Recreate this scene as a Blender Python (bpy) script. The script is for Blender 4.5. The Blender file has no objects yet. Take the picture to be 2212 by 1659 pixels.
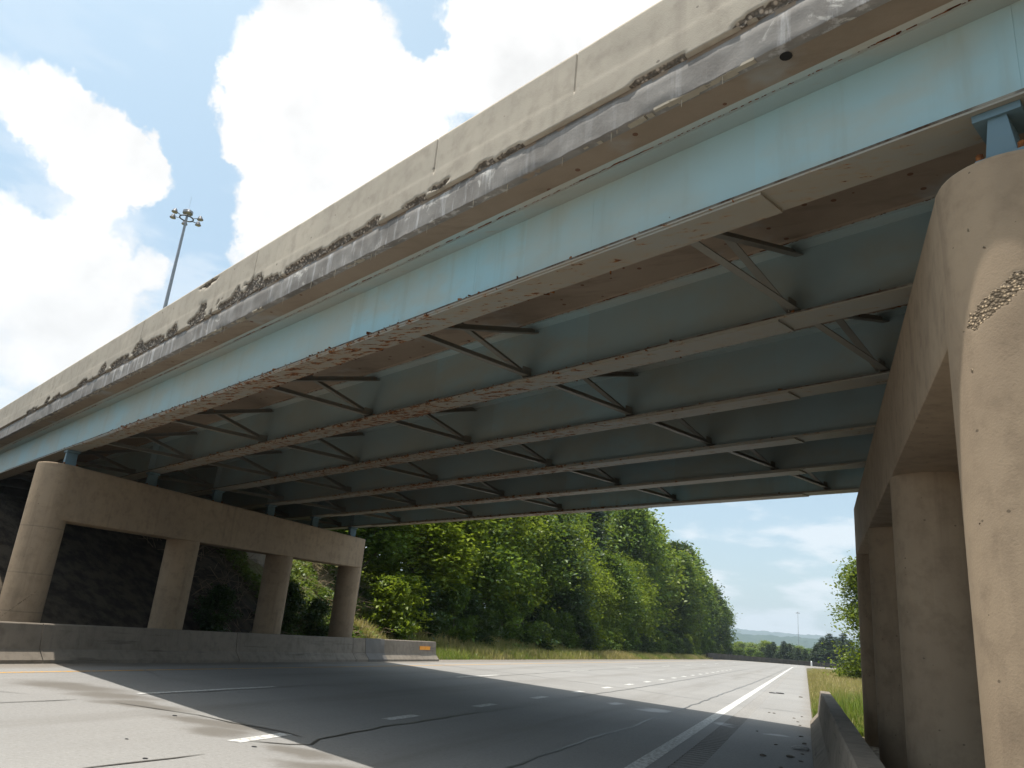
import bpy, math, random
import numpy as np
from mathutils import Vector, Matrix, noise as mnoise
R = math.radians
rng = random.Random(7)
npr = np.random.default_rng(11)
scene = bpy.context.scene
col = scene.collection

# ------------------------------------------------------------------ camera
PITCH, ROLL, YAW, CAMH = R(17.71), R(5.224), R(21.32), 1.442
cam_d = bpy.data.cameras.new('camera'); cam = bpy.data.objects.new('camera', cam_d); col.objects.link(cam)
cam_d.sensor_width = 36; cam_d.lens = 2467.2/3264*36; cam_d.clip_end = 20000; cam_d.clip_start = .05
fw = Vector((-math.sin(YAW)*math.cos(PITCH), math.cos(YAW)*math.cos(PITCH), math.sin(PITCH)))
rt = Vector((math.cos(YAW), math.sin(YAW), 0)); up = rt.cross(fw)
r2 = math.cos(ROLL)*rt + math.sin(ROLL)*up; u2 = -math.sin(ROLL)*rt + math.cos(ROLL)*up
M = Matrix((r2, u2, -fw)).transposed().to_4x4(); M.translation = (0, 0, CAMH)
cam.matrix_world = M
scene.camera = cam

# ------------------------------------------------------------------ light
# shadow shift per metre of height: along the girders and across them
SA, SB = .15, .172
DX, DY = .89834, -.43929
NX, NY = .43929, .89834
sx, sy = SA*DX + SB*NX, SA*DY + SB*NY
tosun = Vector((-sx, -sy, 1)).normalized()
SUN_EL = math.asin(tosun.z)
sun_d = bpy.data.lights.new('sun', 'SUN'); sun_d.energy = 4.8; sun_d.angle = R(.53); sun_d.color = (1, .955, .88)
sun = bpy.data.objects.new('sun', sun_d); col.objects.link(sun)
sun.rotation_euler = tosun.to_track_quat('Z', 'Y').to_euler()
sun.location = (0, 0, 60)

world = bpy.data.worlds.new('World'); scene.world = world; world.use_nodes = True
def build_world():
    nt = world.node_tree; nt.nodes.clear(); L = nt.links.new
    N = lambda t: nt.nodes.new(t)
    out = N('ShaderNodeOutputWorld'); bg = N('ShaderNodeBackground'); L(bg.outputs[0], out.inputs[0])
    sky = N('ShaderNodeTexSky'); sky.sky_type = 'NISHITA'; sky.sun_disc = False
    sky.sun_elevation = SUN_EL; sky.sun_rotation = math.atan2(tosun.x, tosun.y)
    sky.air_density = 1.0; sky.dust_density = 1.6; sky.ozone_density = 1.2; sky.altitude = 250
    bg.inputs[1].default_value = .1
    world.cycles.sampling_method = 'MANUAL'; world.cycles.sample_map_resolution = 512
    tc = N('ShaderNodeTexCoord')
    def noise(scale, detail, rough, off=0., vec=None):
        m = N('ShaderNodeMapping'); m.inputs['Location'].default_value = (off, off*.7, off*1.3)
        L(vec or tc.outputs['Generated'], m.inputs[0])
        n = N('ShaderNodeTexNoise'); n.inputs['Scale'].default_value = scale
        n.inputs['Detail'].default_value = detail; n.inputs['Roughness'].default_value = rough
        L(m.outputs[0], n.inputs['Vector']); return n
    def math_(op, a, b=None, c=None, clamp=False):
        n = N('ShaderNodeMath'); n.operation = op; n.use_clamp = clamp
        for i, v in enumerate((a, b, c)):
            if v is None: continue
            if isinstance(v, (int, float)): n.inputs[i].default_value = v
            else: L(v, n.inputs[i])
        return n.outputs[0]
    # wobbled direction so that cloud edges billow
    nd = noise(6, 8, .62, 3.1)
    sub = N('ShaderNodeVectorMath'); sub.operation = 'SUBTRACT'; L(nd.outputs['Color'], sub.inputs[0]); sub.inputs[1].default_value = (.5, .5, .5)
    sc = N('ShaderNodeVectorMath'); sc.operation = 'SCALE'; L(sub.outputs[0], sc.inputs[0]); sc.inputs['Scale'].default_value = .17
    ad = N('ShaderNodeVectorMath'); ad.operation = 'ADD'; L(tc.outputs['Generated'], ad.inputs[0]); L(sc.outputs[0], ad.inputs[1])
    nm = N('ShaderNodeVectorMath'); nm.operation = 'NORMALIZE'; L(ad.outputs[0], nm.inputs[0])
    base = noise(2.3, 5, .5, 8.7).outputs['Fac']
    val = math_('MULTIPLY_ADD', base, 1.6, -.80)
    for (x, y, z, r, w) in CLOUDS:
        d = N('ShaderNodeVectorMath'); d.operation = 'DISTANCE'; L(nm.outputs[0], d.inputs[0]); d.inputs[1].default_value = (x, y, z)
        b = math_('DIVIDE', d.outputs['Value'], r)
        b = math_('MULTIPLY', b, b)
        b = math_('SUBTRACT', 1.0, b, clamp=True)
        val = math_('MULTIPLY_ADD', b, w, val)
    mr = N('ShaderNodeMapRange'); mr.interpolation_type = 'SMOOTHSTEP'; L(val, mr.inputs['Value'])
    mr.inputs['From Min'].default_value = .06; mr.inputs['From Max'].default_value = .40
    cmask = mr.outputs[0]
    # body shading of the clouds
    bn = noise(5, 6, .6, 1.2).outputs['Fac']
    bright = math_('MULTIPLY_ADD', bn, 7.0, 4.5)
    cl = N('ShaderNodeMix'); cl.data_type = 'RGBA'; cl.inputs['Factor'].default_value = 1; cl.blend_type = 'MULTIPLY'
    cl.inputs['A'].default_value = (1, .995, .985, 1)
    comb = N('ShaderNodeCombineXYZ'); [L(bright, comb.inputs[i]) for i in range(3)]
    L(comb.outputs[0], cl.inputs['B'])
    # low veil of thin cloud and milky air near the horizon
    sep = N('ShaderNodeSeparateXYZ'); L(tc.outputs['Generated'], sep.inputs[0])
    st = N('ShaderNodeMapping'); st.inputs['Scale'].default_value = (1, 1, 3.2); L(tc.outputs['Generated'], st.inputs[0])
    vn = noise(6.5, 6, .55, 5.5, st.outputs[0]).outputs['Fac']
    low = N('ShaderNodeMapRange'); L(sep.outputs['Z'], low.inputs['Value'])
    low.inputs['From Min'].default_value = .64; low.inputs['From Max'].default_value = .0
    veil = N('ShaderNodeMapRange'); veil.interpolation_type = 'SMOOTHSTEP'; L(vn, veil.inputs['Value'])
    veil.inputs['From Min'].default_value = .44; veil.inputs['From Max'].default_value = .57
    vm = math_('MULTIPLY', math_('MULTIPLY_ADD', veil.outputs[0], .72, .14), low.outputs[0])
    skyg = N('ShaderNodeMix'); skyg.data_type = 'RGBA'; skyg.blend_type = 'MULTIPLY'; skyg.inputs['Factor'].default_value = 1
    gm = N('ShaderNodeMix'); gm.data_type = 'RGBA'; L(low.outputs[0], gm.inputs['Factor']); gm.inputs['A'].default_value = SKY_GAIN; gm.inputs['B'].default_value = (.88, .98, 1.02, 1)
    L(sky.outputs[0], skyg.inputs['A']); L(gm.outputs['Result'], skyg.inputs['B'])
    mixv = N('ShaderNodeMix'); mixv.data_type = 'RGBA'; L(vm, mixv.inputs['Factor'])
    L(skyg.outputs['Result'], mixv.inputs['A']); mixv.inputs['B'].default_value = (7.9, 8.1, 8.3, 1)
    mixc = N('ShaderNodeMix'); mixc.data_type = 'RGBA'; L(cmask, mixc.inputs['Factor'])
    L(mixv.outputs['Result'], mixc.inputs['A']); L(cl.outputs['Result'], mixc.inputs['B'])
    L(mixc.outputs['Result'], bg.inputs[0])
def pix_dir(px, py):          # picture direction of a cloud, used once to lay the sky out
    d = fw + ((px-1106)/1672.)*r2 - ((py-829.5)/1672.)*u2
    return d.normalized()
CLOUDS = []
for (px, py, rad, w) in ((60,190,110,.75),(170,270,120,.8),(240,350,120,.8),(300,390,75,.6),(150,380,110,.6),(90,700,190,.7),(20,540,120,.7),(230,720,150,.7),(330,570,60,.5),(170,560,110,.5),
        (690,130,150,.9),(790,110,90,.5),(560,250,130,.8),(620,330,190,.9),(800,330,170,.8),(700,460,170,.8),(590,500,130,.5),(890,200,90,.6),(900,330,110,.6),
        (1130,90,180,1.),(1300,60,260,1.),(1050,190,130,.8),(980,20,60,.4),
        (250,60,300,-.55),(400,220,130,-.6),(430,560,80,-.5),(395,430,110,-.55),(940,90,70,-.45),(30,330,60,-.3),(60,440,60,-.25),
        (1700,1180,420,-.9),(1560,1260,300,-.6)):
    d = pix_dir(px, py); CLOUDS.append((d.x, d.y, d.z, rad/1672., w))
SKY_GAIN = (2.65, 2.45, 1.8, 1)
build_world()
vs = scene.view_settings; vs.view_transform = 'Standard'; vs.look = 'None'; vs.gamma = 1; vs.use_curve_mapping = False
vs.exposure = 0.42

# ------------------------------------------------------------------ helpers
def tag(o, label=None, cat=None, group=None, kind=None):
    if label: o['label'] = label
    if cat: o['category'] = cat
    if group: o['group'] = group
    if kind: o['kind'] = kind
    return o
def empty(name, loc=(0, 0, 0), rz=0):
    o = bpy.data.objects.new(name, None); col.objects.link(o); o.location = loc; o.rotation_euler = (0, 0, rz)
    o.empty_display_size = .3; return o
def link(name, me, parent=None, loc=None):
    o = bpy.data.objects.new(name, me); col.objects.link(o)
    if parent is not None: o.parent = parent
    if loc is not None: o.location = loc
    return o
class MB:
    def __init__(s): s.v = []; s.f = []
    def add(s, vs, fs):
        b = len(s.v); s.v += [tuple(x) for x in vs]; s.f += [tuple(i+b for i in f) for f in fs]; return s
    def box(s, c, sx, sy, sz, rz=0):
        ca, sa = math.cos(rz), math.sin(rz); vs = []
        for dz in (-.5, .5):
            for dx, dy in ((-.5,-.5),(.5,-.5),(.5,.5),(-.5,.5)):
                x, y = dx*sx, dy*sy; vs.append((c[0]+ca*x-sa*y, c[1]+sa*x+ca*y, c[2]+dz*sz))
        return s.hexa(vs)
    def hexa(s, vs):
        return s.add(vs, [(3,2,1,0),(4,5,6,7),(0,1,5,4),(1,2,6,5),(2,3,7,6),(3,0,4,7)])
    def loft(s, rings, cap=True, close=True):
        n = len(rings[0]); vs = [p for r in rings for p in r]; fs = []
        for i in range(len(rings)-1):
            for j in range(n if close else n-1):
                k = (j+1) % n
                fs.append((i*n+j, i*n+k, (i+1)*n+k, (i+1)*n+j))
        if cap: fs.append(tuple(range(n))[::-1]); fs.append(tuple((len(rings)-1)*n+j for j in range(n)))
        return s.add(vs, fs)
    def tube(s, pts, rad, n=8):
        pts = [Vector(p) for p in pts]; rings = []
        for i, p in enumerate(pts):
            t = (pts[min(i+1, len(pts)-1)] - pts[max(i-1, 0)]).normalized()
            a = t.cross(Vector((0, 0, 1)) if abs(t.z) < .9 else Vector((1, 0, 0))).normalized(); b = t.cross(a)
            r = rad[i] if isinstance(rad, (list, tuple)) else rad
            rings.append([p + (a*math.cos(2*math.pi*k/n) + b*math.sin(2*math.pi*k/n))*r for k in range(n)])
        return s.loft([r[::-1] for r in rings])
    def bar(s, p0, p1, w, hgt, upv=(0, 0, 1)):
        p0, p1 = Vector(p0), Vector(p1); t = (p1-p0).normalized(); a = t.cross(Vector(upv)).normalized()*(w/2); b = a.cross(t).normalized()*(hgt/2)
        vs = [p-a-b if k == 0 else p+a-b if k == 1 else p+a+b if k == 2 else p-a+b for p in (p0, p1) for k in range(4)]
        return s.hexa(vs)
    def mesh(s, name, mat, smooth=False):
        me = bpy.data.meshes.new(name); me.from_pydata(s.v, [], s.f); me.materials.append(mat)
        import bmesh
        bm = bmesh.new(); bm.from_mesh(me); bmesh.ops.recalc_face_normals(bm, faces=bm.faces); bm.to_mesh(me); bm.free()
        if smooth:
            me.polygons.foreach_set('use_smooth', [True]*len(me.polygons))
        me.update(); return me
    def obj(s, name, mat, parent=None, smooth=False, sharp=None):
        me = s.mesh(name, mat, smooth)
        if sharp: me.set_sharp_from_angle(angle=R(sharp))
        return link(name, me, parent)
def grid_mesh(name, P, mat, smooth=True, attrs=None):
    """P: (a,b,3) array of points"""
    a, b = P.shape[:2]; me = bpy.data.meshes.new(name)
    idx = np.arange(a*b).reshape(a, b)
    f = np.stack([idx[:-1, :-1], idx[1:, :-1], idx[1:, 1:], idx[:-1, 1:]], -1).reshape(-1, 4)
    raw_mesh(me, P.reshape(-1, 3), f, smooth)
    me.materials.append(mat)
    for k, v in (attrs or {}).items():
        at = me.attributes.new(k, 'FLOAT', 'POINT'); at.data.foreach_set('value', v.reshape(-1).astype(np.float32))
    return me
def raw_mesh(me, v, f, smooth=False):
    n, k = f.shape
    me.vertices.add(len(v)); me.vertices.foreach_set('co', np.ascontiguousarray(v, np.float32).ravel())
    me.loops.add(n*k); me.loops.foreach_set('vertex_index', np.ascontiguousarray(f, np.int32).ravel())
    me.polygons.add(n); me.polygons.foreach_set('loop_start', np.arange(0, n*k, k, dtype=np.int32))
    me.polygons.foreach_set('loop_total', np.full(n, k, np.int32))
    if smooth: me.polygons.foreach_set('use_smooth', np.ones(n, bool))
    me.update(calc_edges=True)
def copy_tree(o, parent=None):
    c = o.copy(); col.objects.link(c); c.parent = parent
    for ch in o.children: copy_tree(ch, c)
    return c

# ------------------------------------------------------------------ materials
class NT:
    def __init__(s, name):
        s.m = bpy.data.materials.new(name); s.m.use_nodes = True; s.t = s.m.node_tree; s.t.nodes.clear()
        s.out = s.n('ShaderNodeOutputMaterial'); s.b = s.n('ShaderNodeBsdfPrincipled'); s.l(s.b.outputs[0], s.out.inputs[0])
        s.tc = s.n('ShaderNodeTexCoord').outputs['Object']
        s.geo = s.n('ShaderNodeNewGeometry')
    def n(s, t): return s.t.nodes.new(t)
    def l(s, a, b): s.t.links.new(a, b)
    def setv(s, inp, v):
        if isinstance(v, (int, float)): inp.default_value = (v, v, v, 1) if inp.type == 'RGBA' else v
        elif isinstance(v, (tuple, list)): inp.default_value = v if len(v) != 3 or inp.type == 'VECTOR' else (*v, 1)
        else: s.l(v, inp)
    def map(s, vec=None, sc=(1, 1, 1), loc=(0, 0, 0), rot=(0, 0, 0)):
        m = s.n('ShaderNodeMapping'); m.inputs['Scale'].default_value = sc; m.inputs['Location'].default_value = loc; m.inputs['Rotation'].default_value = rot
        s.l(vec or s.geo.outputs['Position'], m.inputs[0]); return m.outputs[0]
    def noise(s, scale, detail=5, rough=.55, vec=None, dist=0):
        n = s.n('ShaderNodeTexNoise'); n.inputs['Scale'].default_value = scale; n.inputs['Detail'].default_value = detail
        n.inputs['Roughness'].default_value = rough; n.inputs['Distortion'].default_value = dist
        s.l(vec or s.geo.outputs['Position'], n.inputs['Vector']); return n.outputs['Fac']
    def voro(s, scale, vec=None, feat='F1', out='Distance'):
        n = s.n('ShaderNodeTexVoronoi'); n.feature = feat; n.inputs['Scale'].default_value = scale
        s.l(vec or s.geo.outputs['Position'], n.inputs['Vector']); return n.outputs[out]
    def ramp(s, fac, a, b, lo=0., hi=1., smooth=True):
        r = s.n('ShaderNodeMapRange'); r.interpolation_type = 'SMOOTHSTEP' if smooth else 'LINEAR'
        s.l(fac, r.inputs['Value']); r.inputs['From Min'].default_value = a; r.inputs['From Max'].default_value = b
        r.inputs['To Min'].default_value = lo; r.inputs['To Max'].default_value = hi; return r.outputs[0]
    def mix(s, fac, a, b, mode='MIX'):
        m = s.n('ShaderNodeMix'); m.data_type = 'RGBA'; m.blend_type = mode
        s.setv(m.inputs['Factor'], fac); s.setv(m.inputs['A'], a); s.setv(m.inputs['B'], b); return m.outputs['Result']
    def mth(s, op, a, b=None, c=None, clamp=False):
        m = s.n('ShaderNodeMath'); m.operation = op; m.use_clamp = clamp
        for i, v in enumerate((a, b, c)):
            if v is not None: s.setv(m.inputs[i], v)
        return m.outputs[0]
    def attr(s, name, out='Fac'):
        a = s.n('ShaderNodeAttribute'); a.attribute_name = name; return a.outputs[out]
    def bump(s, hgt, strength=.5, dist=.01, normal=None):
        b = s.n('ShaderNodeBump'); b.inputs['Strength'].default_value = strength; b.inputs['Distance'].default_value = dist
        s.l(hgt, b.inputs['Height'])
        if normal is not None: s.l(normal, b.inputs['Normal'])
        s.l(b.outputs[0], s.b.inputs['Normal']); return b.outputs[0]
    def fin(s, colr, rough=.85, spec=.3):
        s.setv(s.b.inputs['Base Color'], colr); s.setv(s.b.inputs['Roughness'], rough); s.b.inputs['Specular IOR Level'].default_value = spec
        return s.m

def concrete(name, c1, c2, dark, pits=True, streak=.35, spall=False, spallcol=(.16, .125, .095), joints=None, pitscale=16, agg=28, scuff=0.):
    t = NT(name)
    big = t.noise(.55, 6, .6); mid = t.noise(4.5, 6, .62); fine = t.noise(70, 3, .6)
    c = t.mix(t.ramp(big, .3, .7), c1, c2)
    c = t.mix(t.ramp(mid, .42, .75, 0, .55), c, dark)
    sv = t.noise(1, 5, .6, t.map(sc=(5, 5, .35)))
    c = t.mix(t.ramp(sv, .52, .78, 0, streak), c, dark)
    sv2 = t.noise(1, 4, .6, t.map(sc=(7, 7, .5), loc=(4, 9, 2)))
    c = t.mix(t.ramp(sv2, .6, .85, 0, streak*.8), c, tuple(min(1, x*1.25) for x in c1))
    if scuff:
        c = t.mix(t.ramp(t.noise(1, 5, .65, t.map(sc=(3, .35, 7))), .56, .70, 0, scuff), c, tuple(x*.35 for x in dark))
    hgt = t.mth('MULTIPLY', fine, .25)
    if pits:
        vd = t.voro(pitscale, t.map(sc=(1, 1, 1.3)))
        rnd_ = t.voro(pitscale, t.map(sc=(1, 1, 1.3)), out='Color')
        sepc = t.n('ShaderNodeSeparateColor'); t.l(rnd_, sepc.inputs[0])
        size = t.ramp(sepc.outputs[0], .55, 1, 0, .13)
        pit = t.mth('LESS_THAN', vd, size)
        c = t.mix(t.mth('MULTIPLY', pit, .6), c, tuple(x*.35 for x in dark))
        hgt = t.mth('SUBTRACT', hgt, t.mth('MULTIPLY', pit, 1.0))
    if joints:
        s_ = t.n('ShaderNodeSeparateXYZ'); t.l(t.geo.outputs['Position'], s_.inputs[0])
        wz = t.mth('MULTIPLY_ADD', t.noise(3, 3), .05, s_.outputs['Z'])
        for z in joints:
            ln = t.ramp(t.mth('ABSOLUTE', t.mth('SUBTRACT', wz, z)), .003, .011, .2, 0)
            c = t.mix(ln, c, tuple(x*.5 for x in dark))
    if spall:
        a = t.attr('spall'); st = t.attr('stain')
        ag = t.voro(agg); agc = t.voro(agg, out='Color')
        sp = t.n('ShaderNodeSeparateColor'); t.l(agc, sp.inputs[0])
        ac = t.mix(t.ramp(sp.outputs[0], .35, .8), tuple(x*.8 for x in spallcol), tuple(min(1, x*2.3) for x in spallcol))
        ac = t.mix(t.ramp(ag, .25, .6, 0, .8), ac, tuple(x*.4 for x in spallcol))
        c = t.mix(t.mth('MULTIPLY', st, .75), c, (.05, .045, .04))
        c = t.mix(t.ramp(a, .3, .6), c, ac)
        hgt = t.mix(t.ramp(a, .3, .6), hgt, t.mth('MULTIPLY', ag, -2.2))
    t.bump(hgt, .55, .012)
    return t.fin(c, t.ramp(mid, .2, .8, .78, .95), .25)

M_PIER = concrete('pier_concrete', (.335, .255, .172), (.275, .207, .142), (.175, .13, .09), streak=.55, spall=True, spallcol=(.23, .172, .112), pitscale=11, agg=62)
M_PARAPET = concrete('parapet_concrete', (.45, .40, .325), (.375, .335, .275), (.26, .225, .185), streak=.35, spall=True, spallcol=(.22, .185, .15), pitscale=6)
M_BARRIER = concrete('barrier_concrete', (.25, .215, .175), (.205, .175, .14), (.125, .105, .085), streak=.55, scuff=.6)

def slab_edge_mat():
    t = NT('slab_edge_concrete')
    c = t.mix(t.ramp(t.noise(2.5, 6, .6), .35, .7), (.235, .222, .205), (.165, .152, .138))
    zone = t.noise(.35, 3, .5)
    dr = t.noise(1, 5, .65, t.map(sc=(9, 9, .9)))
    c = t.mix(t.mth('MULTIPLY', t.ramp(dr, .50, .66, 0, .8), t.ramp(zone, .38, .6, .15, 1)), c, (.46, .455, .45))
    pt = t.noise(3.2, 7, .7, dist=.6)
    c = t.mix(t.mth('MULTIPLY', t.ramp(pt, .58, .66, 0, .8), t.ramp(zone, .42, .55)), c, (.52, .50, .46))
    c = t.mix(t.ramp(t.noise(1.1, 5), .55, .75, 0, .6), c, (.07, .062, .055))
    t.bump(t.noise(40, 4), .25, .008)
    return t.fin(c, .85)
M_SLABEDGE = slab_edge_mat()
def soffit_mat():
    t = NT('deck_soffit')
    c = t.mix(t.ramp(t.noise(.7, 6, .6), .3, .7), (.28, .22, .165), (.215, .165, .12))
    c = t.mix(t.ramp(t.noise(1, 5, .6, t.map(sc=(1.2, 5, 5), rot=(0, 0, R(24.5)))), .5, .75, 0, .5), c, (.14, .10, .07))
    # bluish overspray and pale leaching
    c = t.mix(t.ramp(t.noise(.9, 4, .6), .56, .70, 0, .55), c, (.30, .33, .33))
    vd = t.voro(5); rn = t.n('ShaderNodeSeparateColor'); t.l(t.voro(5, out='Color'), rn.inputs[0])
    spot = t.mth('MULTIPLY', t.mth('LESS_THAN', vd, .13), t.mth('GREATER_THAN', rn.outputs[0], .5))
    c = t.mix(t.mth('MULTIPLY', spot, .8), c, (.10, .035, .015))
    t.bump(t.noise(30, 3), .4, .008)
    return t.fin(c, .9)
M_SOFFIT = soffit_mat()

def steel(name, blue, fade, rust_amt=.0, bias=0., foot_amt=0., streak=.22):
    t = NT(name)
    pos = t.geo.outputs['Position']
    al = t.map(sc=(.35, 1.4, 1.4), rot=(0, 0, R(24.5)))
    c = t.mix(t.ramp(t.noise(1, 5, .6, al), .38, .66), blue, fade)
    c = t.mix(t.ramp(t.noise(.5, 5, .6), .5, .75, 0, .5), c, tuple(x*.72 for x in fade))
    c = t.mix(t.ramp(t.noise(1, 5, .6, t.map(sc=(4, 4, .4))), .50, .8, 0, streak), c, (.24, .24, .17))
    pc = t.n('ShaderNodeSeparateColor'); t.l(t.voro(1, t.map(sc=(.37, 0, 0), rot=(0, 0, R(26)), loc=(.3, 0, 0)), out='Color'), pc.inputs[0])
    c = t.mix(t.mth('MULTIPLY', pc.outputs[0], .55), c, tuple(x*.9 for x in fade))
    # rust: dense in the middle of the span, thin towards the piers
    sep = t.n('ShaderNodeSeparateXYZ'); t.l(t.map(loc=(0, 0, 0), rot=(0, 0, R(24.5))), sep.inputs[0])
    zone = t.noise(.30, 3, .5, t.map(loc=(3.3, 1.1, 0)))
    s2 = t.n('ShaderNodeSeparateXYZ'); t.l(pos, s2.inputs[0])
    mid = t.ramp(t.mth('ABSOLUTE', t.mth('ADD', s2.outputs['X'], 8.5)), 2.0, 7.5, 1.15, 0)
    amt = t.mth('MULTIPLY', t.mth('ADD', t.ramp(zone, .35, .65, 0, .5), mid), rust_amt)
    spots = t.noise(9, 6, .68, t.map(sc=(.6, 1.6, 1.6), rot=(0, 0, R(24.5))))
    dt = t.n('ShaderNodeVectorMath'); dt.operation = 'DOT_PRODUCT'; t.l(pos, dt.inputs[0]); dt.inputs[1].default_value = (-.00624*DX, -.00624*DY, 1)
    foot = t.ramp(dt.outputs['Value'], 4.74, 4.98, 1, 0)
    amt = t.mth('ADD', amt, t.mth('MULTIPLY', t.mth('MULTIPLY', foot, mid), foot_amt))
    mask = t.ramp(t.mth('MULTIPLY_ADD', amt, .099, spots), .655-bias, .69-bias)
    halo = t.ramp(t.mth('MULTIPLY_ADD', amt, .099, spots), .54-bias, .68-bias, 0, .5)
    rc = t.mix(t.ramp(t.noise(22, 4), .35, .65), (.065, .023, .010), (.25, .095, .025))
    c = t.mix(halo, c, (.30, .19, .10))
    c = t.mix(mask, c, rc)
    t.bump(t.mth('MULTIPLY_ADD', mask, -.6, t.mth('MULTIPLY', t.noise(18, 3), .15)), .5, .008)
    return t.fin(c, t.mix(mask, .55, .95), .35)
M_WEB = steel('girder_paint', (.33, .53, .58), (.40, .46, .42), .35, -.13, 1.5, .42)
M_FLANGE = steel('flange_paint', (.25, .265, .245), (.28, .25, .195), 1.0)
M_TOPFL = steel('top_flange_paint', (.29, .40, .42), (.36, .37, .33), .3, -.1)
M_SHADEWEB = steel('shaded_girder_paint', (.215, .30, .32), (.24, .26, .23), .3, -.13)  # darker copy of the girder paint: shade under the deck put into the colour
M_FRAME = steel('frame_paint', (.17, .17, .15), (.2, .185, .15), .5, -.05)
M_BEAR = steel('bearing_paint', (.10, .18, .23), (.13, .19, .21), .3, -.1)
def rustmat():
    t = NT('rust'); c = t.mix(t.ramp(t.noise(14, 5), .35, .65), (.06, .022, .01), (.23, .09, .03)); t.bump(t.noise(40, 3), .6, .01); return t.fin(c, .95, .1)
M_RUST = rustmat()
def edge_grime():
    t = NT('flange_edge_grime'); n_ = t.noise(6, 6, .7)
    c = t.mix(t.ramp(n_, .42, .62), (.13, .12, .10), (.05, .028, .016)); c = t.mix(t.ramp(t.noise(3, 4, .6), .55, .65, 0, .8), c, (.26, .25, .21)); return t.fin(c, .9, .2)
M_EDGE = edge_grime()
def simple(name, c, rough=.7, metal=0, var=.25, sc=6):
    t = NT(name); cc = t.mix(t.ramp(t.noise(sc, 5), .3, .7), c, tuple(x*(1-var) for x in c)); m = t.fin(cc, rough); t.b.inputs['Metallic'].default_value = metal; return m
M_POLE = simple('galvanised_pole', (.33, .35, .38), .5, .3)
M_LUM = simple('luminaire_housing', (.10, .11, .13), .5, .2)
M_LENS = simple('luminaire_lens', (.45, .43, .38), .25)
M_PLATE = simple('galvanised_plate', (.13, .12, .108), .6, 0, .2, 3)
M_ORANGE = simple('orange_reflector', (.85, .33, .02), .4, 0, .08)
M_DARK = simple('dark_gap', (.02, .018, .016), .95)
M_ROCK = simple('debris', (.20, .175, .145), .9, 0, .5, 12)
M_RUBBER = simple('rubber_scrap', (.03, .03, .032), .8, 0, .3, 12)
M_WHITE = simple('white_plastic', (.8, .8, .8), .5, 0, .05)
M_FARWALL = simple('far_grey_wall', (.20, .20, .20), .8, 0, .3, .3)
M_FARBAR = simple('weathered_barrier', (.08, .068, .056), .9, 0, .4, .8)

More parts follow.
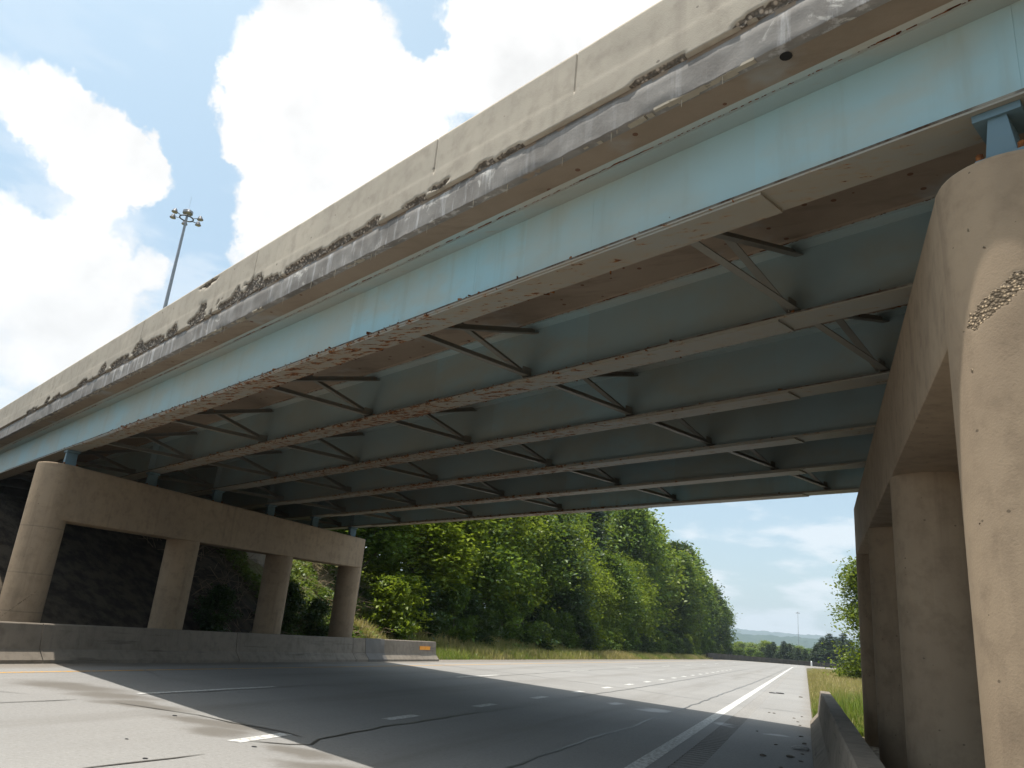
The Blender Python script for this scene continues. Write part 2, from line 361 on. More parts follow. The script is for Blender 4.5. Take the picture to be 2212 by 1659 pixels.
def road_mat():
    t = NT('road_concrete')
    c = t.mix(t.ramp(t.noise(.25, 6, .6), .3, .7), (.272, .266, .255), (.235, .23, .222))
    # tyre-worn lengths along the lanes
    ln = t.noise(1, 4, .6, t.map(sc=(1.1, .03, 1)))
    c = t.mix(t.ramp(ln, .5, .75, 0, .35), c, (.20, .193, .18))
    c = t.mix(t.ramp(t.noise(60, 3, .7), .35, .8, 0, .4), c, (.15, .14, .128))
    c = t.mix(t.ramp(t.noise(17, 4, .75), .45, .72, 0, .5), c, (.15, .14, .128))
    c = t.mix(t.ramp(t.noise(26, 3, .7, t.map(loc=(7, 3, 0))), .52, .74, 0, .45), c, (.38, .37, .35))
    sep = t.n('ShaderNodeSeparateXYZ'); t.l(t.geo.outputs['Position'], sep.inputs[0])
    for xc in (-4.1, -8.0, -11.6):
        bd = t.ramp(t.mth('ABSOLUTE', t.mth('SUBTRACT', sep.outputs['X'], xc)), .1, .8, .55, 0)
        c = t.mix(t.mth('MULTIPLY', bd, t.ramp(t.noise(1, 4, .6, t.map(sc=(1.5, .12, 1))), .35, .7)), c, (.16, .15, .135))
    wob = t.noise(.9, 5, .6)
    # brown grit swept against both barriers
    gl = t.ramp(t.mth('MULTIPLY_ADD', wob, .9, sep.outputs['X']), -13.85, -13.2, .75, 0)
    gr = t.ramp(t.mth('MULTIPLY_ADD', wob, -.8, sep.outputs['X']), -.75, -.15, 0, .55)
    grit = t.mix(t.ramp(t.noise(35, 4), .35, .7), (.12, .10, .08), (.25, .215, .175))
    c = t.mix(gl, c, grit); c = t.mix(gr, c, grit)
    # damp drip stains below the parapet, and pale repaired patches
    vec = t.n('ShaderNodeVectorMath'); vec.operation = 'ADD'
    nn = t.n('ShaderNodeTexNoise'); nn.inputs['Scale'].default_value = 1.6; nn.inputs['Detail'].default_value = 5; t.l(t.geo.outputs['Position'], nn.inputs['Vector'])
    s3 = t.n('ShaderNodeVectorMath'); s3.operation = 'MULTIPLY_ADD'; t.l(nn.outputs['Color'], s3.inputs[0]); s3.inputs[1].default_value = (.8, .8, 0); s3.inputs[2].default_value = (-.4, -.4, 0)
    t.l(t.geo.outputs['Position'], vec.inputs[0]); t.l(s3.outputs[0], vec.inputs[1])
    def blob(x, y, rx, ry):
        m = t.map(vec.outputs[0], sc=(1/rx, 1/ry, 0), loc=(-x/rx, -y/ry, 0))
        ln_ = t.n('ShaderNodeVectorMath'); ln_.operation = 'LENGTH'; t.l(m, ln_.inputs[0])
        return t.ramp(ln_.outputs['Value'], .35, 1.1, 1, 0)
    tot = None
    for (x, y, rx, ry) in ((-11.0, 10.2, 1.3, .7), (-9.9, 9.9, .8, .55), (-8.9, 9.4, 1.0, .4), (-7.1, 8.9, 1.1, .45), (-6.7, 8.4, .6, .4), (-5.2, 8.0, .7, .33), (-4.4, 7.4, .9, .35), (-3.3, 6.6, 1.2, .4)):
        b = blob(x, y, rx, ry); tot = b if tot is None else t.mth('MAXIMUM', tot, b)
    c = t.mix(t.mth('MULTIPLY', tot, .72), c, (.105, .092, .075))
    tot = None
    for (x, y, rx, ry) in ((-3.35, 19.6, .45, .75), (-4.4, 20.2, .22, .6), (-1.6, 18.1, .25, .5), (-.5, 17.2, .2, .3)):
        b = blob(x, y, rx, ry); tot = b if tot is None else t.mth('MAXIMUM', tot, b)
    c = t.mix(t.mth('MULTIPLY', tot, .8), c, (.52, .52, .52))
    t.bump(t.mth('ADD', t.noise(90, 3), t.noise(18, 3)), .35, .006)
    return t.fin(c, .74, .3)
M_ROAD = road_mat()
def paint(name, c, wear):
    t = NT(name)
    w = t.ramp(t.noise(14, 6, .7), .62-wear, .70-wear, 0, .8)
    cc = t.mix(w, c, (.30, .285, .26)); t.bump(t.noise(80, 3), .3, .004); return t.fin(cc, .7)
M_PWHITE = paint('white_road_paint', (.60, .60, .58), .15)
M_PYEL = paint('yellow_road_paint', (.58, .30, .04), .15)
def tar():
    t = NT('tar_seal'); c = t.mix(t.noise(9, 4), (.05, .047, .043), (.11, .103, .092)); return t.fin(c, .42, .5)
M_TAR = tar()
def ground_mat():
    t = NT('ground')
    c = t.mix(t.ramp(t.noise(.3, 6, .6), .35, .65), (.075, .085, .03), (.14, .115, .06))
    c = t.mix(t.ramp(t.noise(3, 6, .65), .5, .7, 0, .7), c, (.17, .14, .09))
    sep = t.n('ShaderNodeSeparateXYZ'); t.l(t.geo.outputs['Position'], sep.inputs[0])
    # bare gravel below the bridge and round the pier feet
    gv = t.mix(t.ramp(t.voro(9), .1, .6), (.30, .26, .20), (.12, .10, .075))
    near = t.ramp(t.mth('MULTIPLY_ADD', t.noise(1.2, 4), 4., sep.outputs['Y']), 20.5, 22.5, 1, 0)
    pr = t.mth('MULTIPLY', near, t.ramp(sep.outputs['X'], -17.5, -17., 0, 1))
    c = t.mix(pr, c, gv)
    shaded_soil = t.mth('MULTIPLY', t.ramp(t.mth('MULTIPLY_ADD', t.noise(1.2, 4), 3., sep.outputs['Y']), 26.5, 29., 1, 0), t.ramp(sep.outputs['X'], -17.6, -17.1, 1, 0))  # bare soil under the bridge, its deep shade painted into the colour
    c = t.mix(shaded_soil, c, t.mix(t.ramp(t.noise(2.2, 5, .65), .35, .65), (.03, .024, .018), (.085, .068, .05)))
    t.bump(t.noise(14, 5), .8, .04)
    return t.fin(c, .95, .1)
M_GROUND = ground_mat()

def leafmat(name, c1, c2, trans=.45):
    t = NT(name)
    tint = t.attr('tint')
    oi = t.n('ShaderNodeObjectInfo').outputs['Random']
    c = t.mix(tint, c1, c2)
    c = t.mix(t.mth('MULTIPLY', oi, .35), c, tuple(x*.6 for x in c1))
    t.fin(c, .45, .35)
    tr = t.n('ShaderNodeBsdfTranslucent'); t.setv(tr.inputs['Color'], t.mix(.5, c, (.26, .34, .03)))
    ms = t.n('ShaderNodeMixShader'); ms.inputs[0].default_value = trans
    t.l(t.b.outputs[0], ms.inputs[1]); t.l(tr.outputs[0], ms.inputs[2]); t.l(ms.outputs[0], t.out.inputs[0])
    return t.m
M_LEAF = leafmat('leaf_green', (.026, .068, .009), (.18, .29, .024), .34)
M_LEAFY = leafmat('leaf_yellow_green', (.065, .115, .008), (.33, .40, .02), .42)
M_LEAFD = leafmat('leaf_dark', (.014, .042, .010), (.045, .095, .02), .22)
M_NEEDLE = leafmat('pine_needle', (.018, .045, .022), (.05, .085, .04), .15)
M_GRASS = leafmat('tall_grass', (.17, .25, .04), (.56, .41, .20), .45)
M_VINE = leafmat('ground_cover_leaf', (.05, .11, .018), (.20, .24, .06), .35)
def bark():
    t = NT('bark'); c = t.mix(t.ramp(t.noise(1, 5, .6, t.map(sc=(14, 14, 2.5))), .35, .65), (.07, .055, .042), (.24, .20, .16)); t.bump(t.noise(1, 4, .6, t.map(sc=(20, 20, 4))), .7, .03); return t.fin(c, .95, .1)
M_BARK = bark()
def hillmat(name, c1, c2, sc):
    t = NT(name); c = t.mix(t.ramp(t.noise(sc, 6, .65), .35, .65), c1, c2); t.bump(t.noise(sc*2, 5), 1, 3.); return t.fin(c, 1, .0)
M_HILL = hillmat('hill_wood', (.02, .045, .012), (.05, .085, .022), .09)
M_HILLF = hillmat('far_hill_wood', (.02, .045, .025), (.035, .06, .03), .02)

# ------------------------------------------------------------------ ground
def embank(x, y):
    """height of the land: flat by the road, a bank on the left and a lower one on the right"""
    x = np.asarray(x, float); y = np.asarray(y, float)
    fade = 1/(1+np.exp((y-205)/14.))
    l = np.clip((-17.3-x), 0, None)
    under = 1/(1+np.exp((y-29)/1.6))
    hb = np.minimum(l*.72, 4.15+.02*l)
    ho = np.where(l < 13, l*.62, 8.06+(l-13)*.08); ho = np.minimum(ho, 10.5)
    near = 1/(1+np.exp((y-58)/9.))
    ho = ho*(.30+.70*near)
    hl = (hb*under+ho*(1-under))*fade
    r_ = np.clip(x-5.5, 0, None); hr = np.minimum(r_*.55, 5.6)*(1/(1+np.exp((y-30)/3.)))
    dr = -np.clip((y-235), 0, 260)*.035
    return -.03 + hl + hr + dr
xs = np.unique(np.concatenate([np.linspace(-6000, -300, 16), np.linspace(-300, -60, 13), np.linspace(-60, 30, 91), np.linspace(30, 300, 16), np.linspace(300, 6000, 16)]))
ys = np.unique(np.concatenate([np.linspace(-3000, -60, 10), np.linspace(-60, 80, 94), np.linspace(80, 320, 60), np.linspace(320, 9000, 26)]))
GX, GY = np.meshgrid(xs, ys, indexing='ij')
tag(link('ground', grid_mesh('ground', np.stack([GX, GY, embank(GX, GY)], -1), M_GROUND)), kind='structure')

# road: straight to y=140, then a right-hand bend about (115,140)
BC, Y0 = 115., 140.
def rc(xoff, s):
    """point on the road at offset xoff (x of the straight part) and distance s along it"""
    if s <= Y0: return (xoff, s)
    r = BC-xoff; a = (s-Y0)/126.; return (BC-r*math.cos(a), Y0+r*math.sin(a))
ROAD_S = list(range(-60, 140, 10)) + [140+7*i for i in range(0, 32)]
def strip(name, x0, x1, z, mat, ss, parent=None, zb=None):
    mb = MB(); vs = []; fs = []
    for s in ss: a = rc(x0, s); b = rc(x1, s); vs += [(a[0], a[1], z), (b[0], b[1], z)]
    for i in range(len(ss)-1): fs.append((2*i, 2*i+1, 2*i+3, 2*i+2))
    mb.add(vs, fs); return mb.obj(name, mat, parent)
RX0, RX1 = -15.25, .12
RU0, RU1 = -1.66, -1.30
road = strip('road', RX0, RU0, 0, M_ROAD, ROAD_S); tag(road, kind='structure')
strip('shoulder', RU1, RX1, 0, M_ROAD, ROAD_S, road)
# milled rumble strip, one real hollow after another
def rumble():
    ys_ = []; zs = []
    y = -6.
    prof = [(0, 0), (.05, 0), (.065, -.012), (.10, -.02), (.15, -.02), (.185, -.012), (.20, 0)]
    while y < 70:
        for a, z in prof: ys_.append(y+a); zs.append(z)
        y += .25
    ys_ = [-60.]+ys_+[139.9]; zs = [0.]+zs+[0.]
    P = np.zeros((2, len(ys_), 3)); P[0, :, 0] = RU0; P[1, :, 0] = RU1; P[:, :, 1] = ys_; P[:, :, 2] = zs
    o = link('rumble_strip', grid_mesh('rumble_strip', P, M_ROAD, False), road)
rumble()
strip('shoulder', RU0, RU1, 0, M_ROAD, [139.9]+ROAD_S[20:], road)
# painted markings
strip('yellow_line', -13.21, -13.09, .004, M_PYEL, ROAD_S, road)
strip('edge_line', -2.09, -1.88, .004, M_PWHITE, ROAD_S, road)
mk = {}
def dash(name, x, y, ln, w):
    key = (name, ln)
    if key not in mk:
        mb = MB(); mb.add([(-w/2, 0, 0), (w/2, 0, 0), (w/2, ln, 0), (-w/2, ln, 0)], [(0, 1, 2, 3)]); mk[key] = mb.mesh(name, M_PWHITE)
    link(name, mk[key], road, (x, y, .004))
for k in range(-2, 10): dash('lane_dash', -9.93, 10.45+12.65*k, 3.55, .13)
for k in range(-3, 19): dash('lane_dot', -6.06, 7.95+3.6*k, 1.0, .19)
# sealed cracks and joints
def crack(pts, w=.035, jag=.03):
    P = []
    for (a, b) in zip(pts[:-1], pts[1:]):
        n = max(2, int(math.hypot(b[0]-a[0], b[1]-a[1])/.35))
        for i in range(n):
            t = i/n; x = a[0]+(b[0]-a[0])*t; y = a[1]+(b[1]-a[1])*t
            q = mnoise.noise(Vector((x*1.3, y*1.3, .3)))*jag*2
            P.append((x+q, y+q*.6))
    P.append(pts[-1]); vs = []; fs = []
    for i, p in enumerate(P):
        a = P[max(i-1, 0)]; b = P[min(i+1, len(P)-1)]; tx, ty = b[0]-a[0], b[1]-a[1]; l = math.hypot(tx, ty) or 1
        ww = w*.8*(.55+.7*abs(mnoise.noise(Vector((p[0]*2, p[1]*2, 5)))))*(1 if 0 < i < len(P)-1 else .2)
        vs += [(p[0]-ty/l*ww, p[1]+tx/l*ww, .007), (p[0]+ty/l*ww, p[1]-tx/l*ww, .007)]
    for i in range(len(P)-1): fs.append((2*i, 2*i+1, 2*i+3, 2*i+2))
    MB().add(vs, fs).obj('crack_seal', M_TAR, road)
crack([(-9.36, 9.32), (-8.49, 9.33), (-7.77, 9.32), (-7.05, 9.12), (-6.51, 9.13), (-6.16, 9.06), (-5.75, 8.88)], .03)
crack([(-6.0, 8.1), (-5.57, 8.3), (-5.41, 8.49), (-5.58, 8.92), (-5.63, 9.79), (-5.65, 10.76), (-5.64, 12.26), (-5.6, 15.3), (-5.55, 19.71), (-5.52, 23.31), (-5.43, 27.27), (-5.4, 35.7), (-5.35, 66), (-5.3, 130)], .035)
crack([(-9.78, 2), (-9.74, 7.93), (-9.69, 9.07)], .03)
crack([(-9.86, 10.4), (-9.76, 11.84), (-9.84, 13.87), (-9.7, 17.86), (-9.75, 26.5), (-9.94, 35.9), (-9.9, 48), (-9.8, 120)], .025)
crack([(-5.9, 3), (-5.84, 5.86), (-5.72, 7.09)], .03)
crack([(-3.2, 3), (-3.14, 9.0), (-3.13, 12.0), (-2.98, 14.9), (-3.0, 18.6), (-2.88, 20.9), (-2.84, 25.8), (-2.78, 32.6), (-2.63, 44.2), (-2.5, 68), (-2.4, 120)], .038)
for yy, sk in ((28.4, 1), (47.9, 1), (66, .8), (84, .8), (103, .8)):
    crack([(-15, yy+1.0*sk), (-9.6, yy+.2*sk), (-5.5, yy-1.2*sk), (-3.3, yy-2.6*sk), (-1.9, yy-3.2*sk), (0, yy-3.5*sk)], .035)
crack([(-13.5, 14.1), (-12.0, 13.1), (-10.2, 12.9)], .02)
crack([(-11.9, 8.4), (-11.2, 8.6), (-10.4, 8.9)], .02)

# ------------------------------------------------------------------ overpass superstructure
P0 = (-16., 12.95)
def XY(u, v): return (P0[0]+u*DX+v*NX, P0[1]+u*DY+v*NY)
def ZB(u, v): return 4.58+.01478*v+(.00624+.0002*v)*u
def B(u, v, w): x, y = XY(u, v); return (x, y, ZB(u, v)+w)
U0, U1 = -13.5, 33.
FW = .36; SP = 2.273; VG = [FW/2+SP*k for k in range(6)]
VE0 = -.38; VE1 = VG[5]+FW/2+.38
def ubox(mb, u0, u1, v0, v1, w0, w1, wfun=None):
    q = [B(u, v, w) for w in (w0, w1) for (u, v) in ((u0, v0), (u1, v0), (u1, v1), (u0, v1))]
    return mb.hexa(q)
over = empty('highway_overpass', (*XY(0, 0), 0))
tag(over, 'steel girder highway overpass with pale blue beams and spalled concrete parapet', 'overpass')
inv = Matrix.Translation(Vector(over.location)).inverted()
def part(mb, name, mat, parent, smooth=False, sharp=None):
    """mesh given in world coordinates, stored under its thing"""
    o = mb.obj(name, mat, None, smooth, sharp); base = parent
    off = Vector((0, 0, 0)); q = parent
    while q is not None: off += q.location; q = q.parent
    me = o.data; me.transform(Matrix.Translation(-off)); o.parent = parent; return o
# girders
for k, v in enumerate(VG):
    ge = MB(); ubox(ge, U0, U1, v-FW/2, v+FW/2, 0, .032)
    bf = part(ge, 'girder', M_FLANGE, over)
    w = MB(); ubox(w, U0, U1, v-.009, v+.009, .032, .795); part(w, 'web', M_WEB if k in (0, 5) else M_SHADEWEB, bf)
    tf = MB(); ubox(tf, U0, U1, v-FW/2, v+FW/2, .795, .82); part(tf, 'top_flange', M_TOPFL, bf)
    ush = -.489*v
    cp = MB(); ubox(cp, 1.2+ush*.95, 17.64+ush*.95, v-FW/2+.012, v+FW/2-.012, -.022, -.0005); part(cp, 'cover_plate', M_FLANGE, bf)
    if k < 3:
        eg = MB(); ubox(eg, -6, 21, v-FW/2-.0025, v-FW/2-.0005, .016, .0335); part(eg, 'flange_edge', M_EDGE, bf)
    # rust scabs standing off the flange edge
    sc = MB()
    rg = random.Random(40+k)
    for i in range(170 if k < 3 else 60):
        u = rg.gauss(9.0+ush, 4.2); 
        if not -1 < u < 18: continue
        s = rg.uniform(.008, .030); side = rg.choice((-1, -1, 1)); z = rg.choice((-.012, .0, .034, .034, .04)) if side < 0 else -.012
        c = B(u, v+side*FW/2, z); sc.box(c, s*rg.uniform(.8, 2.4), s*.5, s*rg.uniform(.5, 1.1), rg.uniform(0, 3))
    so = part(sc, 'rust_scab', M_RUST, bf); so['kind'] = 'stuff'
    # web seam plates
    for us in ((-3.0, 10.65, 14.12, 15.77) if k == 0 else ()):
        pl = MB(); ubox(pl, us-.006, us+.006, v-.0105, v-.009, .04, .79); part(pl, 'web_seam', M_WEB, bf)
    # bearing stiffeners over both piers
    for ub in (ush, 19.24+ush*.97):
        for sd in (-1, 1):
            if k in (0, 5) and (sd < 0) == (k == 0):
                st = MB(); ubox(st, ub-.05, ub+.05, v+sd*.0095, v+sd*.013, .04, .79); part(st, 'splice_plate', M_WEB, bf); continue
            st = MB(); ubox(st, ub-.008, ub+.008, v+sd*.009, v+sd*.16, .034, .793); part(st, 'stiffener', M_SHADEWEB, bf)
    # rust seam along the top flange edge
    if k < 4:
        sm = MB()
        for i in range(620):
            u = rg.uniform(-6, 20); q_ = mnoise.noise(Vector((u*.6, k*3., 0))); s = rg.uniform(.01, .05)*(1.8 if q_ > .05 else .6)
            w_ = .817+rg.uniform(-.004, .004)
            ubox(sm, u, u+s, v-FW/2-.004, v-FW/2+.002, w_, w_+rg.uniform(.002, .006 if q_ < .1 else .014))
        so = part(sm, 'rust_seam', M_RUST, bf); so['kind'] = 'stuff'
    # haunch
    hn = MB(); 
    hn.hexa([B(U0, v-FW/2+.004, .8205), B(U1, v-FW/2+.004, .8205), B(U1, v+FW/2-.004, .8205), B(U0, v+FW/2-.004, .8205), B(U0, v-FW/2-.03, .865), B(U1, v-FW/2-.03, .865), B(U1, v+FW/2+.03, .865), B(U0, v+FW/2+.03, .865)])
    part(hn, 'haunch', M_TOPFL if k == 0 else M_SOFFIT, bf)
# deck slab (soffit) and its outer edge band
dk = MB(); ubox(dk, U0, U1, VE0+.03, VE1-.03, .86, 1.21); part(dk, 'deck_slab', M_SOFFIT, over)
def edge_band(v, sgn, name):
    us = np.arange(-12, 30, .035) if sgn < 0 else np.array([U0, U1])
    ws = np.array([.845, .855, .87, .89, .92, .96, 1.01, 1.06, 1.12, 1.165, 1.19])
    P = np.zeros((len(us), len(ws)+2, 3))
    for i, u in enumerate(us):
        nb = mnoise.noise(Vector((u*2.1, 4.2, 0))); nb2 = mnoise.noise(Vector((u*9., 1.2, 0)))
        lip = .03*max(0, nb)+.012*nb2
        P[i, 0] = B(u, v-sgn*.10, .859)
        for j, w in enumerate(ws):
            nz = mnoise.noise(Vector((u*6, w*9, 2.)))*.006
            off = nz
            ww = w
            if j < 4: off -= max(0, nb)*.022*(1-j/4); ww = w+lip*(1-j/4)
            if j >= 9: off -= .03
            P[i, j+1] = B(u, v+sgn*off, ww)
        P[i, -1] = B(u, v-sgn*.10, 1.195)
    me = grid_mesh(name, P-np.array(over.location), M_SLABEDGE, True); link(name, me, over)
edge_band(VE0, -1, 'slab_edge'); edge_band(VE1, 1, 'slab_edge')
# leached lime crust hanging below the slab edge
cr = MB(); rg = random.Random(5)
for i in range(190):
    u = rg.uniform(-5, 18); 
    if mnoise.noise(Vector((u*.5, 7.7, 0))) < -.12: continue
    l = rg.uniform(.04, .22); hh = rg.uniform(.006, .02)
    c0 = VE0+rg.uniform(-.003, .05)
    ubox(cr, u, u+l, c0, c0+rg.uniform(.015, .05), .859-hh, .865)
so = part(cr, 'lime_crust', concrete('lime_crust', (.42, .37, .29), (.34, .30, .24), (.22, .19, .14), pits=False), over); so['kind'] = 'stuff'
st = MB()
for i in range(46):
    u = rg.uniform(-3, 18); l = rg.uniform(.03, .13); x, y, z = B(u, VE0+rg.uniform(0, .03), .857)
    st.tube([(x, y, z+.01), (x, y, z-l*.5), (x, y, z-l)], [.006, .004, .0015], 4)
so = part(st, 'stalactite', bpy.data.materials['lime_crust'], over); so['kind'] = 'stuff'
# scupper hole: a plug with the dark of the hole painted as its colour
dp = MB(); c = B(17.91, -.25, .852); dp.tube([(c[0], c[1], c[2]+.02), c], [.035, .045], 12); part(dp, 'scupper', M_DARK, over)

SPALLS = [(12.1, 1.27, .30, .09), (11.4, 1.27, .35, .07), (10.55, 1.29, .55, .10), (9.55, 1.28, .45, .10), (9.05, 1.36, .35, .16), (8.45, 1.32, .6, .13), (7.25, 1.38, .22, .20), (6.95, 1.28, .3, .1), (6.1, 1.36, .16, .12), (5.2, 1.31, .8, .10), (4.5, 1.37, .4, .15), (3.6, 1.31, .7, .09), (2.6, 1.34, .25, .14), (1.5, 1.28, .5, .06), (-.4, 1.28, .4, .07), (-1.1, 1.33, .2, .10), (-2.6, 1.28, .5, .07), (13.0, 1.28, .4, .05), (13.5, 1.32, .28, .07), (14.6, 1.27, .5, .05), (16.6, 1.27, .5, .04), (17.8, 1.29, .7, .06), (18.8, 1.28, .5, .06), (7.3, 2.01, .38, .04)]
JOINTS = [15.54, 13.37, 9.02, 4.6, -.95, 17.75, 19.9, -5.4]
SPALLS = [(float(np.interp(a, (-6, -1.1, 2.64, 6, 8, 10.3, 12, 15.5, 17.8, 20), (-6.4, -1.14, 3.0, 6.6, 8.65, 10.9, 12.6, 15.9, 18.0, 20.1))), 1.20+(b-1.262)*.85, c*(.9 if a < 13 else .6), d*(.78 if a < 13 else .6)) for a, b, c, d in SPALLS]
JOINTS = [15.97, 13.93, 9.67, 5.0, -.99, 18.1, 20.1, -5.6]
def parapet(name, vf, sgn, detail):
    """front face as a fine grid with real spalls, then top and back"""
    w0, w1 = 1.20, 1.90
    if detail:
        us = np.concatenate([np.arange(-13.4, -6, .2), np.arange(-6, 19.5, .028), np.arange(19.5, 33, .2)])
        for j in JOINTS: us = np.concatenate([us, [j-.012, j-.007, j+.007, j+.012]])
        us = np.unique(us); ws = np.concatenate([np.arange(w0, 1.44, .02), [1.458, 1.466], np.arange(1.50, 1.81, .05), np.arange(1.82, w1+.001, .02)])
    else:
        us = np.linspace(U0, U1, 40); ws = np.array([w0, 1.458, 1.466, w1])
    nu, nw = len(us), len(ws)
    D = np.zeros((nu, nw)); S = np.zeros((nu, nw)); top = np.full(nu, w1)
    for i, u in enumerate(us):
        for j, w in enumerate(ws):
            d = .001 if w <= 1.46 else .0
            if detail:
                d += mnoise.noise(Vector((u*1.2, w*3, 0)))*.004
                best = 0
                for (cu, cw, ru, rw) in SPALLS:
                    if abs(u-cu) > ru*1.7: continue
                    q = math.sqrt(((u-cu)/ru)**2+((w-cw)/rw)**2)
                    q += mnoise.noise(Vector((u*3.1, w*5, 3)))*.75 + mnoise.noise(Vector((u*9, w*11, 5)))*.55 + mnoise.noise(Vector((u*27, w*30, 8)))*.25
                    best = max(best, 1.12-q)
                if best > 0:
                    s = min(1, best/.05); S[i, j] = s
                    d -= s*(.026+.03*min(1, best))+ s*.016*mnoise.noise(Vector((u*26, w*26, 9)))
                for jn in JOINTS:
                    if abs(u-jn) < .009 and w > 1.465: d -= .022; S[i, j] = 0
            D[i, j] = d
    T = .24
    P = np.zeros((nu, nw+3, 3)); A = np.zeros((nu, nw+3)); A[:, 1:nw+1] = S
    for i, u in enumerate(us):
        P[i, 0] = B(u, vf-sgn*.22, w0+.002)
        dw = -.05*S[i, -1]
        for j, w in enumerate(ws): P[i, j+1] = B(u, vf+sgn*D[i, j], w+(dw if j > nw-4 else 0))
        P[i, nw+1] = B(u, vf-sgn*T, w1+dw*.3); P[i, nw+2] = B(u, vf-sgn*(T+.06), 1.21)
    me = grid_mesh(name, P-np.array(over.location), M_PARAPET, False, {'spall': A, 'stain': A*0})
    me.set_sharp_from_angle(angle=R(30)) if False else None
    return link(name, me, over)
p1 = parapet('parapet', VE0-.02, -1, True); p1['label'] = 'spalled concrete parapet with crumbling lower edge'
parapet('parapet', VE1+.02, 1, False)
# cross frames: X of angles with a bottom strut between neighbouring girders
def angle_bar(p0, p1, leg, th):
    """steel angle: one leg flat, one leg standing"""
    mb = MB(); p0, p1 = Vector(p0), Vector(p1); t = (p1-p0).normalized(); side = Vector((DX, DY, 0)); side = (side-t*side.dot(t)).normalized(); upv = side.cross(t).normalized()
    if upv.z < 0: upv = -upv
    a = [Vector((0, 0, 0)), side*leg, side*leg+upv*th, side*th+upv*th, side*th+upv*leg, upv*leg]
    return mb.loft([[p0+q for q in a], [p1+q for q in a]])
for k in range(5):
    va, vb = VG[k]+.012, VG[k+1]-.012
    for i in range(-4, 8):
        # position along the girders: every frame line runs square across the bridge
        uf = 16.62-3.85*i
        if not (U0+1 < uf < U1-1): continue
        cf = angle_bar(B(uf, va, .075), B(uf, vb, .075), .085, .011)
        strut = part(cf, 'cross_frame', M_FRAME, over)
        part(angle_bar(B(uf+.012, va, .11), B(uf+.012, vb, .73), .085, .011), 'diagonal', M_FRAME, strut)
        part(angle_bar(B(uf-.10, va, .73), B(uf-.10, vb, .11), .085, .011), 'diagonal', M_FRAME, strut)
        for (vv, s) in ((va, 1), (vb, -1)):
            gp = MB(); ubox(gp, uf-.008, uf+.004, vv-s*.002, vv+s*.16, .05, .84 if False else .22); part(gp, 'gusset_plate', M_FRAME, strut)

# ------------------------------------------------------------------ piers
def stadium(x, y0, y1, r, n=18, zt=None):
    pts = []
    for i in range(n+1): a = math.pi+math.pi*i/n; pts.append((x+r*math.cos(a), y0+r*math.sin(a)))
    for i in range(n+1): a = math.pi*i/n; pts.append((x+r*math.cos(a), y1+r*math.sin(a)))
    return pts
def column_mesh(r, zt_fun, z0, spalls=(), stains=(), na=72, nz=110, dense=False):
    P = np.zeros((na+1, nz+1, 3)); A = np.zeros((na+1, nz+1)); S = np.zeros((na+1, nz+1))
    for i in range(na+1):
        a = 2*math.pi*i/na; ca, sa = math.cos(a), math.sin(a); zt = zt_fun(r*sa)
        for j in range(nz+1):
            z = z0+(zt-z0)*j/nz; d = 0
            if dense:
                for (ang, zc, ra, rz, tilt) in spalls:
                    da = (a-ang+math.pi) % (2*math.pi)-math.pi; zz = z-zc-tilt*da
                    q = math.sqrt((da/ra)**2+(zz/rz)**2)+mnoise.noise(Vector((a*7, z*9, 1)))*.5+mnoise.noise(Vector((a*25, z*40, 3)))*.25
                    s = max(0, min(1, (1.1-q)/.12)); A[i, j] = max(A[i, j], s); d -= s*.0028
                for (ang, zc, ra, rz, am) in stains:
                    da = (a-ang+math.pi) % (2*math.pi)-math.pi
                    q = math.sqrt((da/ra)**2+((z-zc)/rz)**2)+mnoise.noise(Vector((a*3, z*3, 6)))*.3
                    S[i, j] = max(S[i, j], am*max(0, min(1, (1.15-q)/.8)))
            P[i, j] = ((r+d)*ca, (r+d)*sa, z)
    return grid_mesh('column', P[::-1], M_PIER, True, {'spall': A[::-1], 'stain': S[::-1]})
def pier(name, label, X, y0, s, r, rz, zt0, zt1, zb0, zb1, specials=None):
    root = empty(name, (X, y0, 0), rz); tag(root, label, 'bridge pier')
    ye = y0+3*s
    zt = lambda y: zt0+(zt1-zt0)*(y-y0)/(ye-y0); zb = lambda y: zb0+(zb1-zb0)*(y-y0)/(ye-y0)
    for k in range(4):
        yc = y0+k*s; sp = (specials or {}).get(k)
        me = column_mesh(r+(.004 if sp else 0), (lambda dy, yc=yc: zt(yc+dy)-.035) if sp else (lambda dy, yc=yc: zb(yc+dy)), -.25, *(sp or ((), ())), na=200 if sp else 48, nz=320 if sp else 24, dense=bool(sp))
        link('column', me, root, (0, yc-y0, 0))
    # cap beam with rounded noses, arris rounded
    pts = stadium(0, 0, ye-y0, r, 24); mb = MB()
    def ring(f, dz, top):
        o = []
        for (x, y) in stadium(0, 0, ye-y0, r-f, 24): o.append((x, y, (zt(y+y0) if top else zb(y+y0))+dz))
        return o
    rings = [ring(.02, 0, False), ring(.006, .006, False), ring(0, .02, False)]
    for q in np.linspace(.1, .9, 9): rings.append([(x, y, zb(y+y0)*(1-q)+zt(y+y0)*q) for (x, y) in pts])
    rings += [ring(0, -.03, True), ring(.01, -.008, True), ring(.035, 0, True)]
    cap = mb.loft(rings).obj('cap_beam', M_PIER, root, True, 40)
    return root, zt
pL, ztL = pier('bridge_pier', 'tan concrete pier with four round columns behind the long barrier with the steel sleeve', -16.0, 12.9, 4.367, .432, 0, 4.19, 4.31, 2.95, 3.24,
    {0: (((R(300), 1.0, .9, .010, .45),), ((R(262), .6, .5, .5, .15), (R(270), .95, 9, .011, .5), (R(270), 1.75, 9, .011, .45), (R(270), 2.75, 9, .013, .5)))})
